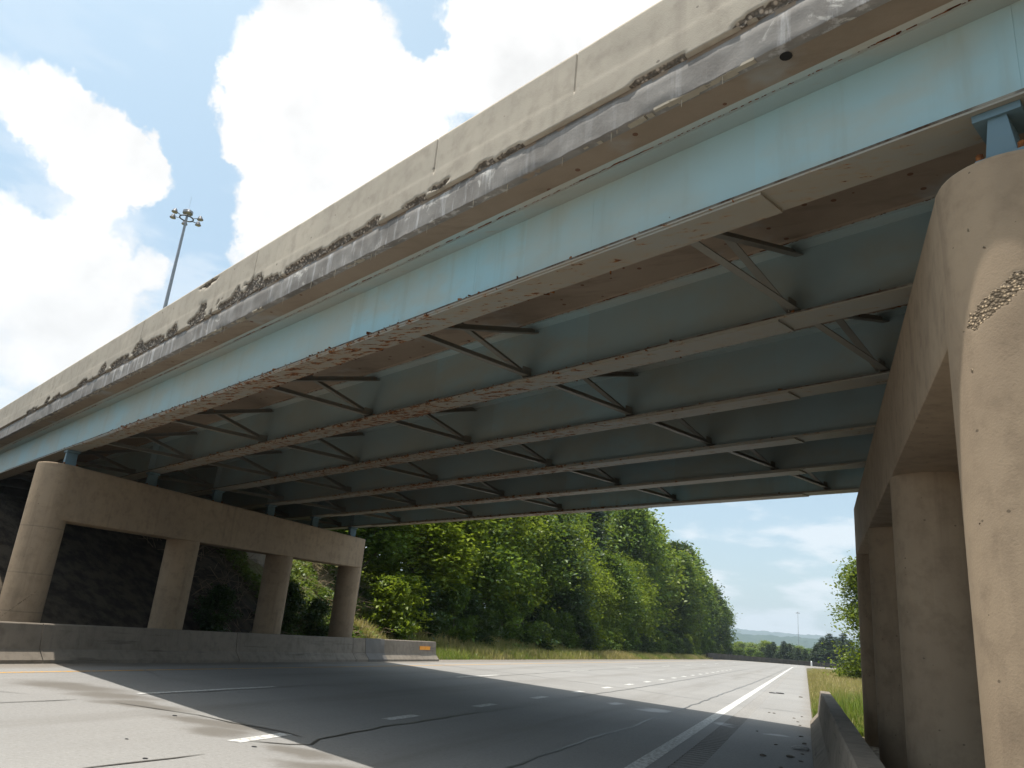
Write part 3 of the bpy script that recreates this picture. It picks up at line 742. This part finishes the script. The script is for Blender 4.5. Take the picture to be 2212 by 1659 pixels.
pR, ztR = pier('bridge_pier', 'tan concrete pier with an exposed-stone scar across its foremost round column', 1.283, 4.9, 4.35, .43, -math.atan(.0151), 4.33, 4.60, 3.30, 3.59,
    {0: (((R(238), 3.42, .52, .058, .27), (R(254), 2.82, .045, .03, 0), (R(222), 3.9, .014, .010, 0), (R(212), 3.05, .010, .010, 0), (R(232), 3.75, .014, .008, .0), (R(205), 2.2, .010, .008, 0), (R(246), 2.2, .012, .008, 0)), ((R(240), 1.42, .22, .16, .55), (R(250), 4.1, .2, .25, .18), (R(225), 2.4, .5, .8, .06)))})
# rocker bearings
def bearing(u, v, ztop):
    x, y = XY(u, v); zg = ZB(u, v)-.001; hgt = zg-ztop
    ang = math.atan2(DY, DX)
    sp = MB().box((x, y, zg-.03), .26, .28, .05, ang); so = part(sp, 'bearing', M_BEAR, over)
    zt_, zb_ = zg-.056, ztop+.04
    if zt_-zb_ > .03:
        mb = MB(); q = []
        for z, hw in ((zb_, .085), (zt_, .05)):
            for du, dv in ((-hw, -.12), (hw, -.12), (hw, .12), (-hw, .12)):
                q.append((x+du*DX+dv*NX, y+du*DY+dv*NY, z))
        part(mb.hexa(q), 'rocker', M_BEAR, so)
        mb = MB(); part(mb.box((x, y, ztop+.02), .26, .32, .038, ang), 'base_plate', M_BEAR, so)
        for du, dv in ((-.11, -.135), (.11, -.135), (-.11, .135), (.11, .135)):
            bx, by = x+du*DX+dv*NX, y+du*DY+dv*NY
            part(MB().tube([(bx, by, ztop+.035), (bx, by, ztop+.085)], .022, 8), 'anchor_bolt', M_RUST, so)
for k, v in enumerate(VG):
    for (Xp, zf) in ((-16.0, ztL), (1.283+.034*k, ztR)):
        u = (Xp-P0[0]-v*NX)/DX-(.07 if Xp > 0 else 0); x, y = XY(u, v); bearing(u, v, zf(y))

# abutments at both ends of the bridge
def abutment(u0, u1, label):
    x, y = XY((u0+u1)/2, 6); root = empty('bridge_abutment', (x, y, 0)); tag(root, label, 'abutment')
    mb = MB(); q = []
    um = (u0+u1)/2
    for w in (0, 1):
        for (u, v) in ((u0, -.6), (u1, -.6), (u1, VE1+.6), (u0, VE1+.6)):
            a = XY(u, v); q.append((*a, -1. if w == 0 else ZB(u, v)-.03))
    part(mb.hexa(q), 'breast_wall', M_BARRIER, root)
    mb = MB(); ub0, ub1 = ((u0-1.2, U0-.02) if u0 < 0 else (U1+.02, u1+1.2)); q = []
    for w in (0, 1):
        for (u, v) in ((ub0, -.45), (ub1, -.45), (ub1, VE1+.45), (ub0, VE1+.45)):
            a = XY(u, v); q.append((*a, -1. if w == 0 else ZB(u, v)+1.25))
    part(mb.hexa(q), 'back_wall', M_BARRIER, root)
abutment(-14.2, -12.6, 'concrete abutment under the overpass end by the wooded bank')
abutment(32.2, 33.8, 'concrete abutment under the overpass end beyond the scarred pier')

# ------------------------------------------------------------------ roadside barriers
def jersey(xf, dirn, hgt, a=1.0, topw=.17):
    """cross-section from the traffic foot round to the back"""
    return [(xf, -.05), (xf, .07), (xf+dirn*.17*a, .27), (xf+dirn*.235*a, hgt-.02), (xf+dirn*.25*a, hgt), (xf+dirn*(.25*a+topw), hgt), (xf+dirn*(.265*a+topw), hgt-.02), (xf+dirn*(.33*a+topw), .27), (xf+dirn*(.50*a+topw), .07), (xf+dirn*(.50*a+topw), -.05)]
def barrier(name, label, xf, dirn, hgt, cuts, topw=.17):
    root = empty(name, (xf, cuts[0], 0)); tag(root, label, 'barrier')
    for a, b in zip(cuts[:-1], cuts[1:]):
        a2, b2 = a+.012, b-.012; sec = jersey(0, dirn, hgt, topw=topw); rings = []
        n = max(3, int((b2-a2)/.4))
        for i in range(n+1):
            y = a2+(b2-a2)*i/n; wob = mnoise.noise(Vector((y*.5, xf, 0)))*.006
            rings.append([(x+wob, y-cuts[0], z+wob) for x, z in sec])
        MB().loft(rings).obj('barrier_segment', M_BARRIER, root, True, 25)
    return root
bl = barrier('concrete_barrier', 'long concrete barrier with an orange reflector and steel sleeve beside the yellow line', -14.62, -1, .765, [-30, -18, -6, 1, 7, 12.6, 18.8, 25.04, 31.9])
# steel sleeve round the joint
def sleeve():
    mb = MB(); rings = []
    for y in np.linspace(25.9, 27.3, 8):
        q = (y-26.68)/.93; fl = .016+.0*q
        sec = jersey(0, -1, .765); o = []
        for i, (x, z) in enumerate(sec):
            cx = -.33; o.append((x+(.014 if x > cx else -.014), y+30-(.0), z+(.012 if z > .5 else .006)))
        rings.append(o)
    mb.loft(rings).obj('steel_sleeve', M_PLATE, bl, True, 30)
sleeve()
for yy in (30.30, 30.80):
    mb = MB(); mb.bar((-.193, yy+30, .50), (-.193, yy+.47+30, .50), .03, .14); mb.obj('reflector', M_ORANGE, bl)
barrier('concrete_barrier', 'short-ended concrete barrier at the foot of the scarred pier', .07, 1, .76, [-30, -18, -9, -1, 6.5, 13, 21.0], .19)
# barrier round the outside of the far bend
fb = empty('far_barrier', (-16, 150, 0)); tag(fb, 'low dark barrier round the outside of the far bend', 'barrier')
fcut = list(range(146, 345, 9))
for a, b in zip(fcut[:-1], fcut[1:]):
    p, q = rc(-16.2, a+.05), rc(-16.2, b-.05); mb = MB()
    mb.bar((p[0], p[1], .50), (q[0], q[1], .50), .35, 1.0); part(mb, 'barrier_segment', M_FARBAR, fb)
mb = MB(); p = rc(-15.7, 205)
mb.tube([(p[0], p[1], 0), (p[0], p[1], .9), (p[0], p[1], 1.15)], [.2, .18, .05], 12)
o = mb.obj('traffic_drum', M_WHITE); tag(o, 'small white drum standing before the far bend barrier', 'drum')

# ------------------------------------------------------------------ high-mast lights
def mast(name, x, y, z0, H, label, ring_r=.50):
    root = empty(name, (x, y, z0)); tag(root, label, 'light mast', 'high-mast road lights')
    MB().tube([(0, 0, 0), (0, 0, H*.5), (0, 0, H)], [.26, .17, .09], 14).obj('pole', M_POLE, root, True, 40)
    MB().tube([(0, 0, H-.02), (0, 0, H+.18), (0, 0, H+.30)], [.38, .38, .2], 18).obj('head_cap', M_POLE, root, True, 40)
    MB().tube([(0, 0, H+.3), (0, 0, H+1.5)], .008, 5).obj('lightning_rod', M_POLE, root)
    rg_ = MB(); n = 24
    pts = [(ring_r*math.cos(2*math.pi*i/n), ring_r*math.sin(2*math.pi*i/n), H-.42) for i in range(n+1)]
    rg_.tube(pts, .055, 6).obj('ring', M_LUM, root, True)
    for k in range(6):
        a = 2*math.pi*k/6+.35; ca, sa = math.cos(a), math.sin(a)
        arm = MB().tube([(ring_r*ca, ring_r*sa, H-.42), ((ring_r+.35)*ca, (ring_r+.35)*sa, H-.36)], .03, 6).obj('arm', M_LUM, root)
        c = Vector(((ring_r+.55)*ca, (ring_r+.55)*sa, H-.36))
        o = MB().tube([c+Vector((0, 0, .22)), c+Vector((0, 0, .1)), c+Vector((ca*.03, sa*.03, -.10))], [.07, .15, .235], 14).obj('luminaire', M_LUM, root, True, 40)
        MB().tube([c+Vector((ca*.03, sa*.03, -.102)), c+Vector((ca*.03, sa*.03, -.135))], [.22, .17], 14).obj('lens', M_LENS, o, True, 40)
    return root
mast('light_mast', -44.1, 40.7, 0, 30.1, 'tall light mast with a ring of lamps rising behind the spalled parapet')
mast('light_mast', -3.7, 540, -9.5, 38.4, 'thin light mast standing alone in the hazy valley')

# ------------------------------------------------------------------ vegetation
def leaves(name, C, size, mat, tint, normal_bias=.6, aspect=.62):
    """C: (n,3) leaf positions; each leaf a folded diamond of two triangles"""
    n = len(C); a = npr.normal(size=(n, 3)); a[:, 2] *= .45; a /= np.linalg.norm(a, axis=1, keepdims=True)
    nn_ = npr.normal(size=(n, 3))*(1-normal_bias); nn_[:, 2] += normal_bias*1.2
    b = np.cross(nn_, a); b /= np.linalg.norm(b, axis=1, keepdims=True)+1e-9; nz = np.cross(a, b)
    s = (size*(.6+.8*npr.random(n)))[:, None]
    v = np.stack([C-a*s*.5, C+b*s*.5*aspect+nz*s*.10+a*s*.05, C+a*s*.55-nz*s*.12, C-b*s*.5*aspect+nz*s*.10+a*s*.05], 1).reshape(-1, 3)
    f = np.arange(4*n).reshape(n, 4)
    me = bpy.data.meshes.new(name); raw_mesh(me, v, f); me.materials.append(mat)
    at = me.attributes.new('tint', 'FLOAT', 'POINT'); at.data.foreach_set('value', np.repeat(np.clip(tint, 0, 1), 4).astype(np.float32))
    return me
def broadleaf(seed, H, Rr, nclump, nleaf, lsize, mat, lowf=.25, lean=0.):
    """trunk with limbs and a crown of leaf sprays at the limb ends"""
    rg = random.Random(seed); g = np.random.default_rng(seed)
    mb = MB(); th = H*.92
    tr = [(0, 0, -1.2)]; x = y = 0
    for i in range(1, 7):
        x += rg.uniform(-.02, .02)*H*.6; y += rg.uniform(-.02, .02)*H*.6; tr.append((x+lean*i/6, y, th*i/6))
    r0 = .013*H+.03
    mb.tube(tr, [r0*1.25]+[r0*(1-i/6.6) for i in range(1, 7)], 8)
    def trunk_at(z):
        q = max(0, min(5.999, z/th*6)); i = int(q); a = Vector(tr[i]); b = Vector(tr[i+1]); return a.lerp(b, q-i)
    cl = []
    lobes = [(rg.uniform(0, 6.28), rg.uniform(lowf, 1.0)*H, rg.uniform(.5, 1.0)) for _ in range(13)]
    for i in range(nclump):
        if rg.random() < .75:
            la, lz, lr = rg.choice(lobes); ang = la+rg.gauss(0, .38); z = lz+rg.gauss(0, .055)*H; rr = lr
        else:
            ang = rg.uniform(0, 6.28); z = rg.uniform(lowf, 1.0)*H; rr = rg.uniform(.3, .95)
        zf = max(0, min(1, (z/H-lowf)/(1-lowf)))
        env = Rr*(math.sin(math.pi*min(1, .16+.84*zf)**.85)**.7+.05)
        rad = env*rr*(rg.random()**.35)
        z = min(z, H*1.02)
        cl.append((trunk_at(min(z*.9, th*.98))+Vector((math.cos(ang)*rad, math.sin(ang)*rad, 0))).to_tuple()[:2]+(z,))
    # limbs
    for i in range(min(26, nclump//6)):
        c = Vector(rg.choice(cl)); st = trunk_at(max(H*.12, c.z*rg.uniform(.55, .8))); md = st.lerp(c, .55)+Vector((0, 0, .04*H))
        mb.tube([st, md, c], [r0*.34, r0*.22, .015], 5)
    C = np.array(cl); cen = np.repeat(C, nleaf, 0); k = len(cen)
    spr = np.repeat(.045*H+.22*g.random(nclump)*.09*H+.16, nleaf)[:, None]
    off = g.normal(size=(k, 3))*spr*np.array([1, 1, .42])
    P = cen+off
    tint = np.repeat(g.random(nclump)**1.6*.8+.05, nleaf)+g.normal(size=k)*.12
    me = leaves('crown', P, lsize, mat, tint)
    return mb.mesh('trunk', M_BARK, True), me
def conifer(seed, H, Rr, lsize, mat, ntier=22):
    rg = random.Random(seed); g = np.random.default_rng(seed); mb = MB(); r0 = .012*H+.03
    mb.tube([(0, 0, -1.), (0, 0, H*.5), (0, 0, H)], [r0*1.2, r0*.7, .01], 7)
    pts = []; tt = []
    for i in range(ntier):
        z = H*(.10+.88*i/ntier); rad = Rr*(1-i/ntier)**.8*rg.uniform(.75, 1.1)+.15
        for k in range(rg.randint(5, 7)):
            a = rg.uniform(0, 6.28); l = rad*rg.uniform(.7, 1.1); tip = Vector((math.cos(a)*l, math.sin(a)*l, z+l*.12)); st = Vector((0, 0, z))
            mb.tube([st, tip], [r0*.2, .01], 4)
            m = int(16+26*l)
            for _ in range(m):
                q = rg.random()**.6; p = st.lerp(tip, q); s = .10+.16*l*.4
                pts.append((p.x+rg.gauss(0, s), p.y+rg.gauss(0, s), p.z+rg.gauss(0, s*.5))); tt.append(rg.random()*.6+.4*q)
    return mb.mesh('trunk', M_BARK, True), leaves('crown', np.array(pts), lsize, mat, np.array(tt), .3, .35)
def put(name, proto, x, y, rz, sc, label, cat, group, z=None):
    root = empty(name, (x, y, float(embank(x, y)) if z is None else z), rz); root.scale = (sc[0], sc[0], sc[1])
    tag(root, label, cat, group)
    link('trunk', proto[0], root); link('crown', proto[1], root); return root
near_tr = [broadleaf(100+i, 14, 4.0, 300, 44, .42, (M_LEAF, M_LEAF, M_LEAFY, M_LEAFD)[i], (.12, .34, .16, .24)[i]) for i in range(4)]
far_tr = [broadleaf(200+i, 18, 4.6, 330, 34, .60, (M_LEAF, M_LEAFY, M_LEAFD)[i], .16) for i in range(3)]
bush = [broadleaf(300+i, 3.4, 1.7, 110, 44, .26, (M_LEAF, M_LEAFY, M_LEAFD)[i], .03) for i in range(3)]
rtree = broadleaf(150, 10, 2.9, 430, 42, .25, M_LEAFY, .03)
pine = [conifer(400+i, 15, 3.6, .55, M_NEEDLE) for i in range(2)]
KN = ('mid green broadleaf tree in the wood along the road', 'mid green broadleaf tree in the wood along the road', 'bright yellow-green broadleaf tree in the wood along the road', 'dark green broadleaf tree in the wood along the road')
KF = ('tall mid green broadleaf tree deep in the roadside wood', 'tall yellow-green broadleaf tree deep in the roadside wood', 'tall dark green broadleaf tree deep in the roadside wood')
KB = ('green leafy shrub at the edge of the roadside wood', 'yellow-green leafy shrub at the edge of the roadside wood', 'dark green leafy shrub at the edge of the roadside wood')
GT, GB = 'trees of the roadside wood', 'shrubs along the wood edge'
tg = random.Random(21)
y = 35.5
while y < 108:
    k = tg.choice((0, 1, 2, 2, 3)); put('broadleaf_tree', near_tr[k], -20.9+tg.uniform(-1.0, .4), y, tg.uniform(0, 6.28), (tg.uniform(.62, .85), tg.uniform(.5, .8)*(.8 if y < 42 else 1)), KN[k], 'tree', GT); y += tg.uniform(3.2, 4.8)
y = 44
while y < 150:
    k = tg.choice((0, 1, 2, 3, 3)); put('broadleaf_tree', near_tr[k], -26.5+tg.uniform(-1.5, 1), y, tg.uniform(0, 6.28), (tg.uniform(.95, 1.2), tg.uniform(.95, 1.25)), KN[k], 'tree', GT); y += tg.uniform(4.5, 6.5)
y = 41
while y < 205:
    k = tg.choice((0, 1, 2)); put('broadleaf_tree', far_tr[k], -31+tg.uniform(-2, 2), y, tg.uniform(0, 6.28), (tg.uniform(.95, 1.2), tg.uniform(.85, 1.1)*min(1, .42+(y-41)*.03)), KF[k], 'tree', GT); y += tg.uniform(6.5, 9)
y = 108
while y < 212:
    k = tg.choice((0, 0, 1, 2)); put('broadleaf_tree', far_tr[k], -23.5+tg.uniform(-1.5, 1.5), y, tg.uniform(0, 6.28), (tg.uniform(.8, 1.1), tg.uniform(.85, 1.08)*(1.0)), KF[k], 'tree', GT); y += tg.uniform(5, 7.5)
for (x, y, s) in ((-21.5, 216, .78), (-20.8, 224, .70), (-23, 230, .66)):
    put('broadleaf_tree', far_tr[0], x, y, tg.uniform(0, 6.28), (s*1.05, s), 'smaller broadleaf tree at the tapering end of the roadside wood', 'tree', GT, z=-.3)
for (x, y, s) in ((-24, 92, 1.25), (-27, 74, 1.2), (-23.5, 118, 1.2), (-24.5, 57, .9), (-26, 137, 1.15)):
    put('pine_tree', pine[tg.randint(0, 1)], x, y, tg.uniform(0, 6.28), (s, s), 'dull dark green pine among the broadleaf trees of the roadside wood', 'tree', GT)
y = 34
while y < 200:
    k = tg.choice((0, 0, 1, 2, 2)); put('shrub', bush[k], -18.6+tg.uniform(-.7, .3), y, tg.uniform(0, 6.28), (tg.uniform(.6, 1.0), tg.uniform(.45, .95)), KB[k], 'shrub', GB); y += tg.uniform(2.2, 3.8)
for (x, y, s) in ((-18.3, 25.6, .5), (-18.1, 27.6, .42), (-18.6, 11.6, .4), (-18.2, 21.8, .4)):
    put('shrub', bush[2], x, y, tg.uniform(0, 6.28), (s, s), 'dark shrub on the bank behind the pier columns', 'shrub', 'shrubs behind the pier')
for (x, y, r_) in ((-23.5, 70.5, 1.0), (-28.5, 85.5, 2.2), (-25.5, 79, 4.0)):
    put('broadleaf_tree', near_tr[3], x, y, r_, (1.0, .8), KN[3], 'tree', GT)
    put('shrub', bush[2], x+1.5, y-1, r_, (1.5, 1.3), 'large dark shrub under the trees of the roadside wood', 'shrub', 'shrubs inside the wood')
# a sunlit tree and dark pines on the far side
put('broadleaf_tree', rtree, 4.5, 66, 1.1, (.9, .9), 'sunlit yellow-green tree beyond the straw-coloured grass', 'tree', None)
put('broadleaf_tree', rtree, 8.2, 72, 3.1, (1.1, 1.15), 'taller yellow-green tree half hidden behind the scarred pier', 'tree', None)
for (nx, y, s) in ((2600, 232, .42), (2622, 238, .56), (2645, 230, .62), (2668, 236, .58), (2690, 228, .64), (2712, 234, .55), (2635, 246, .5), (2440, 240, .36), (2458, 246, .42), (2492, 238, .44), (2512, 244, .40), (2540, 236, .34), (2565, 242, .34), (2420, 250, .32)):
    put('pine_tree', pine[tg.randint(0, 1)], (-.0068+(nx-2543)*.000324)*y, y, tg.uniform(0, 6.28), (s*1.9, s*1.05), 'dark pine behind the barrier of the far bend', 'tree', 'pines behind the far bend', z=-1.0)
for (x, y, s) in ((-17, 236, 1.0), (-14.5, 246, 1.1), (-12, 240, .9), (-19.5, 226, 1.0), (-7, 262, 1.2), (1, 262, 1.2)):
    put('shrub', bush[0], x, y, tg.uniform(0, 6.28), (s*1.4, s), 'pale green shrub behind the barrier of the far bend', 'shrub', 'shrubs behind the far bend', z=-1.0)

# grass, vines: nobody could count them
def grass(name, label, X, Y, Hh, tint, wid=.016, lean=.35):
    n = len(X); z = embank(X, Y); a = npr.random(n)*6.283; ln = npr.normal(size=n)*lean; w = wid*(.7+.6*npr.random(n))
    ca, sa = np.cos(a), np.sin(a); b = np.stack([X, Y, z], -1)
    px, py = -sa*w, ca*w; tx, ty = ca*ln*Hh, sa*ln*Hh
    v = np.stack([b+np.stack([px, py, 0*px], -1), b-np.stack([px, py, 0*px], -1),
                  b+np.stack([tx*.35-px*.8, ty*.35-py*.8, Hh*.6], -1), b+np.stack([tx*.35+px*.8, ty*.35+py*.8, Hh*.6], -1),
                  b+np.stack([tx, ty, Hh], -1)], 1)
    i = np.arange(n)[:, None]*5
    f = np.concatenate([i+np.array([0, 1, 2]), i+np.array([0, 2, 3]), i+np.array([3, 2, 4])], 0)
    me = bpy.data.meshes.new(name); raw_mesh(me, v.reshape(-1, 3), f); me.materials.append(M_GRASS)
    at = me.attributes.new('tint', 'FLOAT', 'POINT'); at.data.foreach_set('value', np.repeat(np.clip(tint, 0, 1), 5).astype(np.float32))
    tag(link(name, me), label, 'grass', kind='stuff')
def nz2(X, Y, s, o=0.): return np.array([mnoise.noise(Vector((x*s, y*s, o))) for x, y in zip(X, Y)])
n = 34000
Yg = 31.5+170*npr.random(n)**1.7; Xg = -15.35-3.6*npr.random(n)**.9
t1 = nz2(Xg, Yg, .16); keep = (nz2(Xg, Yg, .5, 3.) > -.45); Xg, Yg, t1 = Xg[keep], Yg[keep], t1[keep]
straw = np.clip(.60+t1*1.1+np.exp(-(Yg-33)/4.)*.7+npr.normal(size=len(Xg))*.18, 0, 1)
grass('tall_grass', 'tall straw and green grass along the foot of the wood', Xg, Yg, (.32+.34*npr.random(len(Xg)))*(.75+.5*np.clip(t1+.5, 0, 1))*np.clip((-15.0-Xg)/1.2, .3, 1), straw, .02)
n = 46000
Yg = 19.6+88*npr.random(n)**1.5; Xg = .16+ (2.0+Yg*.12)*npr.random(n)
t1 = nz2(Xg, Yg, .35)
straw = np.clip(.22+(Yg-24)/22.+t1*.6+npr.normal(size=n)*.2, 0, 1)
grass('tall_grass', 'straw-coloured and green grass beside the short-ended barrier', Xg, Yg, (.32+.35*npr.random(n))*np.clip((Yg-18.6)/5, .3, 1)*np.clip((Xg-.0)/.9, .3, 1)*np.where((Yg < 22) & (Xg < .85), .02, 1), straw, .014)
# leafy cover on the bank behind the pier
n = 60000
Yv = np.where(npr.random(n) < .45, 26+14*npr.random(n), 8+50*npr.random(n)); Xv = -17.4-9*npr.random(n)**1.1
m = nz2(Xv, Yv, .55); cover = np.where(Yv < 26, .9, -.25); cover = np.where((Yv > 27) & (Yv < 40), -.12, cover); keep = m > cover; Xv, Yv, m = Xv[keep], Yv[keep], m[keep]
zz = embank(Xv, Yv)+npr.random(len(Xv))*(.12+.9*np.clip(m+.1, 0, 1))
o = link('ground_cover', leaves('ground_cover', np.stack([Xv, Yv, zz], -1), .17, M_VINE, npr.random(len(Xv))*.7+np.clip(m, -.2, .5)), None); tag(o, 'leafy vines and weeds covering the bank behind the pier', 'ground cover', kind='stuff')
# dead stems on the sunny part of the bank
tw = MB(); rg = random.Random(9)
for i in range(700):
    x = -17.8-7*rg.random(); y = rg.uniform(22, 36); z = float(embank(x, y)); a = rg.uniform(0, 6.28); l = rg.uniform(.4, 1.4)
    tw.tube([(x, y, z), (x+math.cos(a)*l*.5, y+math.sin(a)*l*.5, z+l*.4), (x+math.cos(a)*l, y+math.sin(a)*l, z+l*.35)], [.012, .009, .004], 4)
o = tw.obj('dry_stems', simple('dry_stem', (.27, .20, .13), .9, 0, .5, 3)); tag(o, 'dry brown stems lying over the sunny bank', 'stems', kind='stuff')

# litter and stones on the shoulder
def stone(x, y, s, mat, name, label, cat, group=None, flat=.5):
    mb = MB(); rg = random.Random(int(abs(x*97+y*131)*10)); n = 7; rings = []
    for j, (zz_, rr) in enumerate(((0, .8), (.45*flat, 1.), (.9*flat, .7), (1.1*flat, .25))):
        rings.append([(rr*s*math.cos(2*math.pi*k/n)*rg.uniform(.65, 1.25)*1.3, rr*s*math.sin(2*math.pi*k/n)*rg.uniform(.65, 1.2), zz_*s) for k in range(n)])
    o = mb.loft(rings).obj(name, mat); o.location = (x, y, .002); tag(o, label, cat, group)
for (x, y, s) in ((-.21, 34.6, .12), (-.94, 23.4, .05), (-.81, 23.3, .06), (-.12, 17.4, .06), (-.05, 16.05, .07), (-.51, 15.25, .05), (-.64, 13.4, .09), (-.26, 13.7, .10), (-.10, 13.3, .05), (-.93, 17.4, .04), (-.2, 21.2, .05), (-.3, 22.3, .06), (-.12, 23.2, .05), (-.15, 20.2, .05), (-.08, 14.3, .05), (-.35, 12.3, .04)):
    stone(x, y, s*.55, M_ROCK, 'stone', 'small brown stone lying on the shoulder beside the short-ended barrier', 'stone', 'stones on the shoulder')
for (x, y, s) in ((-7.87, 9.0, .03), (-5.7, 7.85, .026), (-5.9, 6.47, .024), (-6.82, 7.15, .02)):
    stone(x, y, s, M_RUBBER, 'tar_crumb', 'black crumb of tar on the sunlit pavement', 'debris', 'crumbs of tar on the pavement', .3)
for (x, y, s) in ((-1.3, 35.6, .13), (-1.0, 35.9, .15)):
    stone(x, y, s, M_RUBBER, 'tyre_scrap', 'flat dark tyre scrap on the sunlit shoulder', 'debris', 'tyre scraps', .25)
stone(-.09, 15.0, .13, simple('pale_litter', (.45, .45, .45), .8), 'litter', 'pale crumpled litter against the foot of the short-ended barrier', 'litter', None, .5)

# ------------------------------------------------------------------ far land
def ridge(name, y0, depth, x0, x1, h0, amp, sc, mat, zb, nx=420, ny=14, bump=3.):
    P = np.zeros((nx, ny, 3))
    for i in range(nx):
        x = x0+(x1-x0)*i/(nx-1)
        hh = h0+amp*mnoise.noise(Vector((x*sc, 3.3, y0*.01)))+amp*.5*mnoise.noise(Vector((x*sc*2.7, 1.3, 0)))
        for j in range(ny):
            q = j/(ny-1); y = y0+depth*q
            z = zb+(hh)*math.sin(min(1, q*1.25)*math.pi/2)
            z += bump*(mnoise.noise(Vector((x*.06*3/bump, y*.06*3/bump, 1)))+.6*mnoise.noise(Vector((x*.17*3/bump, y*.17*3/bump, 7))))*(q > .02)
            P[i, j] = (x, y, z)
    tag(link(name, grid_mesh(name, P, mat, True)), kind='structure')
ridge('hill', 620, 260, -420, 260, 21, 7, .006, M_HILL, -11, 380, 30, 4.)
ridge('far_hill', 2300, 700, -1500, 1100, 74, 16, .0022, M_HILLF, -15, 420, 18, 7.)
ridge('far_hill', 4300, 900, -2600, 1900, 150, 26, .0012, M_HILLF, -15, 300, 10, 9.)
# grey trestle-like structure in the valley
gw = empty('distant_bridge', (-26, 520, -9.5)); tag(gw, 'grey low railed structure among the hazy valley trees', 'bridge')
MB().box((0, 0, 13.0), 34, 3, 1.6).obj('deck', M_FARWALL, gw)
for i in range(6): MB().box((-15+6*i, 0, 6.1), 1.0, 2.0, 12.2).obj('post', M_FARWALL, gw)
MB().box((0, -1.2, 15.6), 34, .25, .35).obj('rail', M_FARWALL, gw)
for i in range(12): MB().box((-16.5+3*i, -1.2, 14.6), .25, .25, 1.7).obj('rail_post', M_FARWALL, gw)
# valley trees in front of the hill
vg = random.Random(4)
for i in range(64):
    y = vg.uniform(290, 560); x = (-.10+.19*vg.random())*y; s = vg.uniform(.6, .95)*(.62+.5*(y-290)/270)
    k = vg.choice((0, 1, 2)); put('broadleaf_tree', far_tr[k], x, y, vg.uniform(0, 6.28), (s*1.2, s), 'pale hazy tree in the valley beyond the far bend', 'tree', 'hazy valley trees', z=-.035*min(y-235, 260)-1.5)

# ------------------------------------------------------------------ air
hz = MB().box((0, 2400, 110), 11000, 13400, 260).obj('haze', None) if False else None
def haze():
    m = bpy.data.materials.new('haze_air'); m.use_nodes = True; t = m.node_tree; t.nodes.clear()
    o = t.nodes.new('ShaderNodeOutputMaterial'); v = t.nodes.new('ShaderNodeVolumePrincipled'); t.links.new(v.outputs[0], o.inputs['Volume'])
    v.inputs['Color'].default_value = (.72, .86, 1, 1); v.inputs['Density'].default_value = .00022; v.inputs['Anisotropy'].default_value = .1
    b = MB().box((0, 1800, 105), 9000, 8000, 280); me = b.mesh('haze', m); ob = link('haze', me); tag(ob, 'pale summer haze in the air', 'haze', kind='stuff')
haze()
